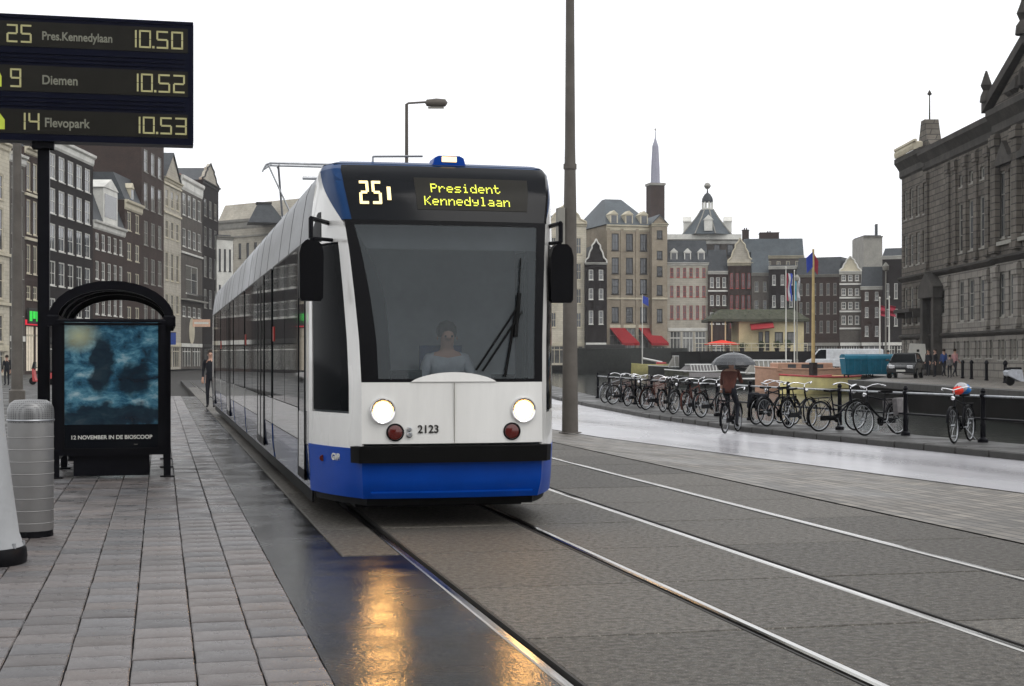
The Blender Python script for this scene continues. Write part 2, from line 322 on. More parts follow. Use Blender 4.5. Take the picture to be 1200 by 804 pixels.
    def build(s, name, mats, parent=None, smooth=False, loc=None, kind=None):
        return link(name, s.mesh(name, mats, smooth), parent, loc, kind)
def link(name, me, parent=None, loc=None, kind=None):
    o = bpy.data.objects.new(name, me); col.objects.link(o)
    if parent: o.parent = parent
    if loc: o.location = loc
    if kind: o['kind'] = kind
    return o
def thing(name, label, cat, loc=(0, 0, 0), rz=0, group=None):
    o = bpy.data.objects.new(name, None); col.objects.link(o); o.location = loc; o.rotation_euler = (0, 0, rz)
    tag(o, label, cat, group); return o
def tag(o, label=None, cat=None, group=None):
    if label: o['label'] = label
    if cat: o['category'] = cat
    if group: o['group'] = group
    return o
def struct(name, mb, mats, **k): return mb.build(name, mats, kind='structure', **k)
KIDS = {}
def copy_tree(o, parent=None):
    c = o.copy(); col.objects.link(c)
    if parent: c.parent = parent
    for ch in list(o.children): copy_tree(ch, c)
    return c
def txt(s, size, mat, parent, loc, rot=(R(90), 0, 0), name='lettering', ext=.002, align='LEFT', sx=1, bold=0):
    cu = bpy.data.curves.new('t', 'FONT'); cu.body = s; cu.size = size; cu.extrude = ext; cu.align_x = align; cu.offset = bold
    o = bpy.data.objects.new('t', cu); col.objects.link(o); dg = bpy.context.evaluated_depsgraph_get(); dg.update()
    me = bpy.data.meshes.new_from_object(o.evaluated_get(dg)); bpy.data.objects.remove(o)
    me.materials.clear(); me.materials.append(MAT[mat]); q = link(name, me, parent, loc); q.rotation_euler = rot; q.scale = (sx, 1, 1); return q
F57 = {'P':'11110 10001 10001 11110 10000 10000 10000','r':'00000 00000 10110 11001 10000 10000 10000','e':'00000 00000 01110 10001 11111 10000 01110',
's':'00000 00000 01111 10000 01110 00001 11110','i':'00100 00000 01100 00100 00100 00100 01110','d':'00001 00001 01101 10011 10001 10001 01111',
'n':'00000 00000 10110 11001 10001 10001 10001','t':'01000 01000 11110 01000 01000 01001 00110','K':'10001 10010 10100 11000 10100 10010 10001',
'y':'00000 00000 10001 10001 01111 00001 01110','l':'01100 00100 00100 00100 00100 00100 01110','a':'00000 00000 01110 00001 01111 10001 01111'}
def dots(s, x, z, p, yfun, mb, gap=6):
    for ch in s:
        for r_, row in enumerate(F57[ch].split()):
            for c_, b_ in enumerate(row):
                if b_ == '1':
                    xx = x+c_*p; zz = z-r_*p; y = yfun(xx+p/2, zz); mb.quad((xx, y, zz), (xx+p*.86, y, zz), (xx+p*.86, y, zz+p*.86), (xx, y, zz+p*.86))
        x += gap*p
SEG = {'3':'abgcd','0':'abcdef','1':'bc','2':'abged','3':'abgcd','4':'fgbc','5':'afgcd','9':'abcdfg'}
def seg(s, x, z, w, h, t, y, mb, gap=1.35):
    # seven-bar digits, z = foot
    for ch in s:
        if ch == '.': mb.box(x-.1*w, x+t-.1*w, y-.004, y, z, z+t); x += .42*w; continue
        g = t*.18
        B = {'a':(x+g, x+w-g, z+h-t, z+h),'d':(x+g, x+w-g, z, z+t),'g':(x+t*.6, x+w-t*.6, z+h/2-t/2, z+h/2+t/2),
             'f':(x, x+t, z+h/2+g, z+h-g),'b':(x+w-t, x+w, z+h/2+g, z+h-g),'e':(x, x+t, z+g, z+h/2-g),'c':(x+w-t, x+w, z+g, z+h/2-g)}
        for k_ in SEG[ch]: a = B[k_]; mb.box(a[0], a[1], y-.004, y, a[2], a[3])
        x += gap*w
    return x
# ================================================================== GROUND
TC = 2.58                     # centre of the near track
RX = [1.862, 3.297, 4.425, 5.86]
PE = [C(17, -12), C(13.9, 0), C(10.7, 10), C(6.66, 20), C(1.9, 34.2), C(.9, 38), C(-1.5, 52), C(-6, 80), C(-11, 120)]     # near edge of the wet path
KE = [C(21, -12), C(17.2, 0), C(13.2, 12), C(8.8, 26.4), C(5.65, 36.3), C(4.0, 45), C(2.7, 56.1), C(1.9, 64), C(.6, 90), C(1.0, 140), C(3.5, 250), C(3.5, 330)]  # kerb
PZ = -.24
def offs(pl, w):
    out = []
    for i, p in enumerate(pl):
        a = pl[max(0, i-1)]; b = pl[min(len(pl)-1, i+1)]; t = (b-a).normalized(); out.append(Vector((p.x+t.y*w, p.y-t.x*w, 0)))
    return out
KF = KE; QE = offs(KE, 1.75)             # quay edge above the water
far = 900
mb = MB()
land = [(-far, -300), (40, -300)]+[(p.x, p.y) for p in QE]+[C(3.5, 345)[:2], C(-600, 700)[:2]]
mb.prism(land, -1.6, -.30)
struct('ground', mb, 'joint_dirt')
WZ = -.9
mb = MB().quad((-60, -200, WZ), (260, -200, WZ), (260, 500, WZ), (-60, 500, WZ)); struct('canal_water', mb, 'canal_water')
# street on the far left of the stop
mb = MB().prism([(-far, -200), (-2.52, -200), (-2.52, 62), (-1, 120), (-10, 330), (-far, 600)], -.26, -.09); struct('left_road', mb, 'asphalt')
mb = MB().prism([(-2.5, -60), (1.37, -60), (1.37, 62), (-2.5, 62)], -.28, -.058); struct('platform_bed', mb, 'joint_dirt')
# platform kerb stones on the road side
kb = bpy.data.objects.new('platform_kerb', None); col.objects.link(kb); kb['kind'] = 'structure'
me = MB().cham(-.09, .09, 0, .99, -.2, 0, .012).mesh('kerb_stone', 'kerb_stone')
for i in range(58): link('kerb_stone', me, kb, (-2.42, 4+i, -.002))
# platform pavers: the 290 nearest singly, the rest joined
pf = bpy.data.objects.new('platform_pavement', None); col.objects.link(pf); pf['kind'] = 'structure'
CW_, RH = .3145, .30
me = MB().cham(-.1535, .1535, -.1465, .1465, -.05, 0, .006).mesh('paver', 'paver_stone')
rest = MB(); cand = []
for c in range(10):
    x = .80-CW_*(c+.5); off = random.uniform(0, .3)
    for r_ in range(190):
        y = 5.6+off+r_*RH; cand.append((x*x+y*y if (y > 6.3+x*-.2) else 1e6+y, x, y))
cand.sort(); k = 0
for dd, x, y in cand:
    if k < 290 and dd < 1e6:
        o = link('paver', me, pf, (x+random.gauss(0, .0012), y+random.gauss(0, .0015), random.gauss(0, .0016))); k += 1
        o.rotation_euler = (random.gauss(0, .004), random.gauss(0, .004), random.gauss(0, .004)); o['kind'] = 'structure'
    else:
        z = random.gauss(0, .0016); rest.cham(x-.1535, x+.1535, y-.1465, y+.1465, -.05, z, .006)
rest.build('paver_rows', 'paver_stone', pf, kind='stuff')
# smooth wet strip along the platform edge, wet patch up to the first rail
mb = MB().prism([(.80, -40), (RX[0]-.035, -40), (RX[0]-.035, 11.85), (1.36, 11.85), (1.36, 62), (.80, 62)], -.06, -.001); struct('wet_strip', mb, 'wet_asphalt')
# bed below slabs and rails
mb = MB().prism([(1.37, -40), (6.98, -40), (6.98, 110), (1.37, 110)], -.29, -.055); struct('track_bed', mb, 'groove_dirt')
# concrete slabs of the track, each one a piece
sl = bpy.data.objects.new('track_slabs', None); col.objects.link(sl); sl['kind'] = 'structure'
lanes = [(1.375, RX[0]-.035), (RX[0]+.085, RX[1]-.085), (RX[1]+.035, RX[2]-.035), (RX[2]+.085, RX[3]-.085), (RX[3]+.035, 6.92)]
LEN = 1.86
for li, (x0, x1) in enumerate(lanes):
    me = MB().cham(x0, x1, .010, LEN-.010, -.05, 0, .008).mesh('concrete_slab', 'concrete_slab')
    tail = MB()
    for i in range(44):
        y = -1.14+i*LEN
        if li == 0 and y < 11.8: continue
        if i < 28 and y > 2:
            o = link('concrete_slab', me, sl, (0, y, random.gauss(0, .001))); o['kind'] = 'structure'
        else: tail.cham(x0, x1, y+.006, y+LEN-.006, -.05, 0, .005)
    tail.build('slab_rows', 'concrete_slab', sl, kind='stuff')
# grooved rails
for ti, (a, b) in enumerate(((RX[0], RX[1]), (RX[2], RX[3]))):
    lab = ('grooved tram rails under and in front of the tram', 'bare grooved tram rails of the second track')[ti]
    t = bpy.data.objects.new('tram_track', None); col.objects.link(t); t['kind'] = 'structure'; t['label'] = lab
    for x, sgn in ((a, 1), (b, -1)):
        r_ = MB(); o = sgn
        # head outside the gauge, thin guard lip inside, groove between
        r_.extr([(x-.030, -.05), (x-.030, -.002), (x-.020, .005), (x+.018, .005), (x+.028, -.004), (x+.030, -.05)] if o > 0 else
                [(x+.030, -.05), (x+.030, -.002), (x+.020, .005), (x-.018, .005), (x-.028, -.004), (x-.030, -.05)][::-1], -40, 100)
        r_.build('rail_head', 'rail_steel', t)
        q = MB(); q.box(x+o*.068, x+o*.083, -40, 100, -.05, .0015); q.build('rail_lip', 'trim_dark', t)
# brick band and wet path, falling slightly towards the canal
pe = PE; band = [(6.97, -30, -.001), (6.97, 118, -.001)]+[(p.x, p.y, PZ) for p in reversed(pe)]
mb = MB()
n = len(pe); ys = [p.y for p in pe]
for i in range(n-1):
    a, b = pe[i], pe[i+1]; mb.quad((6.97, max(a.y, -30), -.001), (a.x, a.y, PZ+.004), (b.x, b.y, PZ+.004), (6.97, b.y, -.001))
struct('brick_band', mb, 'street_brick')
mb = MB()
for i in range(len(pe)-1):
    a, b = pe[i], pe[i+1]; t = (b-a).normalized(); L = (b-a).length; k = max(1, int(L/1.0))
    for j in range(k):
        p = a.lerp(b, j/k); q = a.lerp(b, (j+.985)/k); nx, ny = t.y, -t.x
        mb.add([(p.x-nx*.05, p.y-ny*.05, PZ+.012), (q.x-nx*.05, q.y-ny*.05, PZ+.012), (q.x+nx*.05, q.y+ny*.05, PZ+.008), (p.x+nx*.05, p.y+ny*.05, PZ+.008)], [(3, 2, 1, 0)])
struct('gutter_line', mb, 'joint_dirt')
mb = MB()
K2 = [KE[0], KE[1], KE[2], KE[3], KE[4], KE[5], KE[6], KE[8], KE[9]]
for i in range(len(pe)-1): mb.quad((*pe[i][:2], PZ), (*K2[i][:2], PZ), (*K2[i+1][:2], PZ), (*pe[i+1][:2], PZ))
struct('wet_cycle_path', mb, 'wet_path')
# quayside kerb: stones one by one, then the strip behind
qk = bpy.data.objects.new('quay_kerb', None); col.objects.link(qk); qk['kind'] = 'structure'
KZ = PZ+.13
me = MB().cham(0, .985, 0, .30, -.3, 0, .02).mesh('kerb_stone', 'kerb_stone')
tail = MB(); cnt = 0
for i in range(2, len(KE)-1):
    a, b = KE[i], KE[i+1]; t = (b-a).normalized(); L = (b-a).length; ang = math.atan2(t.y, t.x)
    for j in range(int(L)):
        p = a+t*j*(L/int(L))
        if cnt < 75: o = link('kerb_stone', me, qk, (p.x, p.y, KZ+random.gauss(0, .003))); o.rotation_euler = (0, 0, ang-0); o.scale = (1, -1, 1); cnt += 1
if True:
    for i in range(len(KE)-1):
        a, b = KE[i], KE[i+1]
        if i < 2 or i > 7: mb2 = tail.prism([a[:2], b[:2], offs([a, b], .3)[1][:2], offs([a, b], .3)[0][:2]], -.5, KZ)
    tail.build('kerb_run', 'kerb_stone', qk)
mb = MB(); K3 = offs(KE, .29)
for i in range(len(KE)-1): mb.prism([K3[i][:2], K3[i+1][:2], QE[i+1][:2], QE[i][:2]], -1.6, KZ-.004)
struct('quay_strip', mb, 'asphalt')
# opposite quay and land
OZ = .30
OE = [C(18.7, -40), C(18.6, 20), C(18.5, 55), C(18.3, 76), C(18.2, 83), C(23.8, 100), C(26.5, 135), C(28.5, 190), C(28.5, 243), C(6, 244), C(6, 345), C(-300, 500), C(200, 900), C(900, 300), C(500, -200)]
mb = MB().prism([p[:2] for p in OE], -1.8, OZ); struct('opposite_quay', mb, 'quay_stone')
RE = [C(19.3, -40), C(19.1, 20), C(19.0, 55), C(18.9, 76), C(18.8, 82.5), C(24.4, 99.5), C(27.1, 135), C(29.1, 190), C(29.1, 243.6), C(6.6, 244.6), C(6.6, 340), C(-290, 490), C(200, 880), C(880, 300), C(500, -190)]
mb = MB().prism([p[:2] for p in RE], .1, OZ+.012); struct('opposite_street', mb, 'street_brick')
# quay coping stones facing the canal
cs = bpy.data.objects.new('quay_coping', None); col.objects.link(cs); cs['kind'] = 'structure'
me = MB().cham(0, 1.18, -.06, .5, -.28, .02, .02).mesh('coping_stone', 'kerb_stone')
a, b = C(18.55, 40), C(18.25, 83); t = (b-a).normalized()
for j in range(36):
    p = a+t*j*1.2; o = link('coping_stone', me, cs, (p.x, p.y, OZ+.02)); o.rotation_euler = (0, 0, math.atan2(t.y, t.x)); o.scale = (1, -1, 1)
# ================================================================== TRAM (local: x across, y towards its rear, z up)
tram = thing('tram', 'white and blue articulated tram, line 25 to President Kennedylaan, headlights lit, at the stop', 'tram', (TC, 13.62, 0))
def itp(tb, z):
    if z <= tb[0][0]: return tb[0][1]
    for (a, x), (b, y) in zip(tb, tb[1:]):
        if z <= b: t = (z-a)/(b-a); return x+(y-x)*t
    return tb[-1][1]
HWt = [(.2, 1.17), (.75, 1.2), (2.6, 1.2), (2.8, 1.185), (3.0, 1.16), (3.2, 1.13), (3.3, 1.11), (3.40, 1.05)]
At = [(.25, .80), (.45, .82), (.75, .83), (1.3, .83), (1.7, .845), (2.1, .875), (2.5, .91), (2.8, .945), (3.1, 1.0), (3.3, 1.02), (3.40, .98)]
YFt = [(.25, .10), (.40, .02), (.75, 0), (1.3, .015), (1.7, .07), (2.1, .15), (2.5, .25), (2.8, .35), (3.05, .45), (3.22, .56), (3.32, .66), (3.40, .85)]
YBt = [(.25, 1.15), (2.7, 1.15), (3.3, 1.12), (3.4, 1.15)]
def S(u, z, off=0):
    def base(u, z):
        hw, a, yf, yb = itp(HWt, z), itp(At, z), itp(YFt, z), itp(YBt, z)
        if u < 1 or u > 2:
            s_ = -1 if u < 1 else 1; c = u if u < 1 else 3-u
            cx, cy = (hw*.55+a*.45)+.045, (yb*.45+yf*.55)
            x = (1-c)**2*hw+2*c*(1-c)*cx+c*c*a; y = (1-c)**2*yb+2*c*(1-c)*cy+c*c*(yf+.05)
            return Vector((s_*x, y, z))
        q = (u-1.5)*2
        return Vector((a*q, yf+.05*abs(q)**2.6-.02, z))
    p = base(u, z)
    if off:
        e = .02; du = base(min(3, u+e), z)-base(max(0, u-e), z); dz = base(u, min(3.39, z+e))-base(u, max(.12, z-e))
        nn = du.cross(dz)
        if nn.length > 1e-9: nn.normalize(); p = p+nn*off
    return p
def patch(u0, u1, z0, z1, nu=10, nz=8, off=0, th=.02, mb=None):
    mb = mb or MB(); fu0 = u0 if callable(u0) else (lambda z: u0); fu1 = u1 if callable(u1) else (lambda z: u1)
    fz1 = z1 if callable(z1) else (lambda u: z1); fz0 = z0 if callable(z0) else (lambda u: z0)
    A = []; B = []
    for j in range(nz+1):
        for i in range(nu+1):
            t = i/nu; w = j/nz
            if callable(z1) or callable(z0): u = fu0(0)+(fu1(0)-fu0(0))*t; z = fz0(u)+(fz1(u)-fz0(u))*w
            else: z = z0+(z1-z0)*w; u = fu0(z)+(fu1(z)-fu0(z))*t
            A.append(S(u, z, off)); B.append(S(u, z, off-th))
    W = nu+1; N = len(A); fs = [(j*W+i, j*W+i+1, (j+1)*W+i+1, (j+1)*W+i) for j in range(nz) for i in range(nu)]
    fs += [tuple(N+k for k in reversed(f)) for f in fs[:nu*nz]]
    edge = [i for i in range(W)]+[j*W+nu for j in range(1, nz+1)]+[nz*W+i for i in range(nu-1, -1, -1)]+[j*W for j in range(nz-1, 0, -1)]
    for a, b in zip(edge, edge[1:]+edge[:1]): fs.append((a, N+a, N+b, b))
    return mb.add(A+B, fs)
# pillar line: where blue brow and glass end and the white fin begins
def fin(z): return 1.0 if z < 2.72 else max(.16, 1.0-.86*((z-2.72)/.66)**1.25)
def finR(z): return 3-fin(z)
front = patch(1.0, 2.0, .765, 1.315, 24, 6).build('front_panel', 'white_paint', tram, True)
arch = lambda u: 1.318+.085*max(0, 1-((u-1.5)/.235)**2)**.8
patch(1.265, 1.735, 1.317, arch, 24, 3, .012, .03).build('wiper_cowl', 'white_paint', tram, True)
MB().box(-.002, .004, -.0235, -.015, .77, 1.31).build('panel_seam', 'trim_grey', tram)
for s0, s1 in ((0, 1), (2, 3)):
    w = MB(); fl = s0 == 2; U = (lambda a: a) if not fl else (lambda a: 3-a)
    def pp(a0, a1, z0, z1, nu=6, nz=6):
        if callable(a1) : f0 = a0; f1 = a1
        if fl: patch((3-a1) if not callable(a1) else (lambda z: 3-a1(z)), 3-a0, z0, z1, nu, nz, 0, .03, w)
        else: patch(a0, a1, z0, z1, nu, nz, 0, .03, w)
    pp(0, 1.0, .72, 1.03); pp(0, .10, 1.03, 2.60, 2, 10); pp(.81, 1.0, 1.03, 2.60, 5, 14); pp(0, 1.0, 2.60, 2.72, 8, 2); pp(0, fin, 2.72, 3.36, 8, 12)
    w.build('cab_shell', 'white_paint', tram, True)
w = MB(); patch(fin, finR, 2.80, 3.30, 40, 12, -.004, .03, w)
w.build('brow', 'dark_blue_paint', tram, True)
w = MB(); patch(.12, .80, 1.05, 2.58, 8, 12, -.004, .012, w); w.build('cab_side_window', 'dark_glass', tram, True)
w = MB(); patch(2.20, 2.88, 1.05, 2.58, 8, 12, -.004, .012, w); w.build('cab_side_window', 'dark_glass', tram, True)
w = MB(); patch(.05, .42, 2.62, lambda u: 2.66+.24*min(1, (u-.05)/.25), 8, 4, .004, .012, w); w.build('mirror_mount_recess', 'black_plastic', tram, True)
ws = patch(1.015, 1.985, 1.33, 2.785, 28, 18, -.002, .008); ws.f = ws.f[:28*18]; ws.m = ws.m[:28*18]; ws.build('windshield', 'windshield', tram, True)
w = MB(); patch(1.0, lambda z: 1.09-.05*max(0, (z-1.6)/1.2)**1.6, 1.32, 2.80, 3, 16, .002, .03, w); patch(1.955, 2.0, 1.32, 2.80, 2, 14, .002, .03, w); patch(1.0, 2.0, 2.755, 2.80, 20, 1, .002, .03, w); patch(1.0, 2.0, 1.315, 1.345, 20, 1, .001, .02, w)
w.build('windshield_seal', 'black_plastic', tram, True)
# inner dark curve beside the left pillar
w = MB(); patch(1.04, lambda z: 1.16 if z < 1.9 else max(1.05, 1.16-.11*((z-1.9)/.8)**2), 1.34, 2.74, 4, 14, -.05, .02, w); w.build('inner_pillar', 'black_plastic', tram, True)
w = MB(); patch(1.035, 2.06, 2.795, 3.335, 30, 10, .004, .02, w); w.build('destination_display', 'black_gloss', tram, True)
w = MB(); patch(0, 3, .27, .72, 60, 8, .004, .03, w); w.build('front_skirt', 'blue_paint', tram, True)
w = MB(); patch(.93, 2.07, .60, .745, 30, 3, .07, .09, w); w.build('bumper', 'rubber', tram, True)
w = MB(); patch(0, 3, .20, .268, 60, 1, -.05, .05, w); w.build('skirt_lip', 'rubber', tram, True)
w = MB(); patch(1.04, 1.96, .285, .335, 24, 3, .028, .03, w); w.build('skirt_ridge', 'blue_paint', tram, True)
w = MB(); w.box(-.80, .80, .75, 1.4, .13, .27); w.box(-.95, .95, 1.4, 28.6, .16, .30); w.build('underbody_shade_box', 'rubber', tram)  # boxes added to block light and deepen the shade under the tram
# display lettering
def yat(off): return lambda x, z: S(1.5+x/(2*itp(At, z)), z, off).y
def proj(me_, off):
    for v in me_.data.vertices: v.co.y = yat(off)(v.co.x, v.co.z)-(v.co.y)
mb = MB(); P_ = .0125
dots('President', -.135, 3.145, P_, lambda x, z: 0, mb)
o = mb.build('destination_lettering', 'led_yellow', tram); proj(o, .024); mb = MB(); dots('Kennedylaan', -.205, 3.02, P_, lambda x, z: 0, mb)
o = mb.build('destination_lettering', 'led_yellow', tram); proj(o, .024)
mb = MB()
def digit2(mb, x, z, w, h, t, ch): seg(ch, x, z, w, h, t, 0, mb)
seg('25', -.80, 2.945, .088, .225, .026, 0, mb, 1.32); mb.box(-.545, -.51, -.004, 0, 2.985, 3.115)
o = mb.build('line_number', 'led_amber', tram)
for v in o.data.vertices: v.co.y = yat(.024)(v.co.x, v.co.z)+(.0 if v.co.y < -.001 else .004)
w = MB(); patch(1.36, 1.90, 2.90, 3.21, 16, 4, .008, .003, w); w.build('display_matrix', 'board_panel', tram, True)
# lamps
for sx in (-1, 1):
    y = -.005; L = MB().lathe([(.118, .03), (.118, -.010), (.109, -.026), (.094, -.018), (.088, .0)], 28, (sx*.645, 0, 1.06), 'y', cap=False).build('headlight', 'chrome', tram, True)
    MB().lathe([(.080, .02), (.078, -.010), (.055, -.020), (.001, -.026)], 28, (sx*.645, 0, 1.06), 'y').build('lens', 'lamp_lens', L, True)
    MB().lathe([(.100, .012), (.098, -.014), (.079, -.008)], 28, (sx*.645, 0, 1.06), 'y', cap=False).build('glow_ring', 'lamp_rim_glow', L, True)  # warm glow at the lens edge, put into an added emissive ring
    L = MB().lathe([(.080, .03), (.080, -.015), (.072, -.022), (.068, -.01)], 24, (sx*.535, 0, .868), 'y', cap=False).build('rear_marker_lamp', 'black_plastic', tram, True)
    MB().lathe([(.069, .02), (.066, -.012), (.04, -.022), (.001, -.024)], 24, (sx*.535, 0, .868), 'y').build('lens', 'red_lens', L, True)
mb = MB(); mb.lathe([(.022, .01), (.022, -.02), (.015, -.026)], 14, (-.41, -.012, .895), 'y'); mb.lathe([(.026, .01), (.026, -.02), (.018, -.028)], 14, (-.41, -.012, .845), 'y'); mb.build('socket', 'steel', tram, True)
txt('2123', .098, 'trim_dark', tram, (-.335, -.022, .862), name='fleet_number', bold=.002)
o = txt('GVB', .085, 'trim_white', tram, (0, 0, 0), name='operator_lettering', bold=.003)
pA, pB = S(.52, .60, .012), S(.75, .60, .012); o.location = pA; o.rotation_euler = (R(90), 0, math.atan2(pB.y-pA.y, pB.x-pA.x))
p = S(.33, .60, .006); MB().lathe([(.03, .02), (.03, -.012), (.001, -.016)], 14, p, 'y').build('side_reflector', 'red_lens', tram, True)
# nose roof, beacon
rf = MB(); ring = [S(3*i/60, 3.36) for i in range(61)]; ring += [Vector((1.07, 1.2, 3.36)), Vector((-1.07, 1.2, 3.36))]
top = [Vector((v.x*.93, 1.2-(1.2-v.y)*.86, 3.385)) for v in ring]; k = len(ring)
rf.add(ring+top, [(i, (i+1) % k, k+(i+1) % k, k+i) for i in range(k)]+[tuple(range(k, 2*k))])
w = patch(fin, finR, 3.30, 3.36, 40, 2, -.004, .03, rf); rf.build('cab_roof', 'dark_blue_paint', tram, True)
b = MB().extr([(-.07, 3.36), (-.05, 3.43), (-.01, 3.45), (.19, 3.45), (.23, 3.43), (.25, 3.36)], .72, .98).build('beacon_housing', 'blue_paint', tram)
MB().box(.02, .16, .708, .722, 3.392, 3.44).build('beacon_lens', 'beacon_lens', b)
# wiper
w = MB(); a = S(1.78, 1.36, .03); e = S(1.86, 2.12, .03); w.path([a, e], .013); w.path([S(1.86, 2.12, .03), S(1.84, 1.72, .035)], .02, 6)
w.path([S(1.855, 2.0, .035), S(1.62, 1.42, .035)], .010); w.path([S(1.875, 1.95, .035), S(1.655, 1.41, .035)], .010); w.path([S(1.86, 2.12, .02), S(1.87, 2.45, .018)], .006)
w.build('wiper', 'rubber', tram)
# mirrors
for sx in (-1, 1):
    x = sx*(1.25 if sx < 0 else 1.09); m_ = MB(); a = Vector((sx*1.0, .75, 2.78)); m_.path([a, (x, .36, 2.80), (x, .36, 2.62)], .022, 8); m_.path([(sx*.98, .62, 2.62), (x, .36, 2.62)], .018, 8)
    ar = m_.build('mirror_arm', 'black_metal', tram)
    prof = [(-.105, 2.08), (-.11, 2.48), (-.09, 2.56), (-.05, 2.60), (.05, 2.60), (.09, 2.56), (.11, 2.48), (.105, 2.08), (.085, 2.05), (-.085, 2.05)]
    mm_ = MB().extr([(x+p[0], p[1]) for p in prof], .30, .42).build('mirror', 'black_plastic', ar)
# cab interior
w = MB(); w.box(-.78, .78, .35, 1.1, .6, 1.0); w.box(-.72, .72, .22, .75, .95, 1.22); w.box(-.45, .45, .20, .5, 1.2, 1.30); w.build('dashboard', 'cab_grey', tram)
w = MB(); w.box(-.50, -.22, .42, .52, 1.22, 1.42); w.box(.45, .66, .42, .50, 1.22, 1.38); w.tube((.17, .78, 1.15), (.17, .88, 1.32), .03); w.torus(.19, .014, 24, 6, (.17, .86, 1.30), 'z'); w.build('console', 'black_plastic', tram)
w = MB(); w.box(-.95, .95, .60, .63, 2.55, 2.78); w.build('sun_blind', 'cab_grey', tram)
w = MB(); w.box(-1.12, -.55, 2.4, 2.43, .35, 2.9); w.box(.35, 1.12, 2.4, 2.43, .35, 2.9); w.box(-.55, .35, 2.4, 2.43, .35, 2.9); w.build('cab_partition', 'cab_pale', tram)
w = MB(); w.box(-1.12, 1.12, 1.0, 28, .32, .36); w.build('floor', 'trim_dark', tram)
w = MB(); w.cham(-.10, .44, 1.20, 1.70, .85, 1.0, .03); w.box(-.04, .38, 1.58, 1.68, .98, 1.66); w.build('driver_seat', 'jacket_blue', tram)
# body modules
mods = [(1.13, 5.86, 'cab'), (6.14, 12.36, 'mid'), (12.64, 16.46, 'short'), (16.74, 22.96, 'mid'), (23.24, 28.9, 'rear')]
def body(y0, y1):
    b = MB()
    for s in (-1, 1):
        q = lambda x, z: (s*x, z)
        prof = [(1.17, .27), (1.19, .45), (1.2, .70), (1.17, .70), (1.17, .27)]
        for pr, mi in (([(1.165, .27), (1.19, .45), (1.2, .70), (1.15, .70), (1.15, .27)], 0), ([(1.2, .70), (1.2, 1.02), (1.15, 1.02), (1.15, .70)], 1),
                       ([(1.2, 2.66), (1.185, 2.80), (1.16, 3.0), (1.13, 3.18), (1.08, 3.30), (1.02, 3.34), (1.0, 3.25), (1.1, 2.66)], 2)):
            b.mat(mi); pts = [(s*x, z) for x, z in pr]
            if s > 0: pts = pts[::-1]
            b.extr(pts, y0-(.137 if mi == 2 and y0 > 2 else 0), y1+(.137 if mi == 2 and y1 < 28 else 0))
    b.mat(2); b.box(-1.0, 1.0, y0, y1, 3.02, 3.08); b.mat(3)
    if y0 > 2: b.box(-1.13, 1.13, y0, y0+.04, .3, 2.7)
    b.box(-1.13, 1.13, y1-.04, y1, .3, 2.7)
    return b
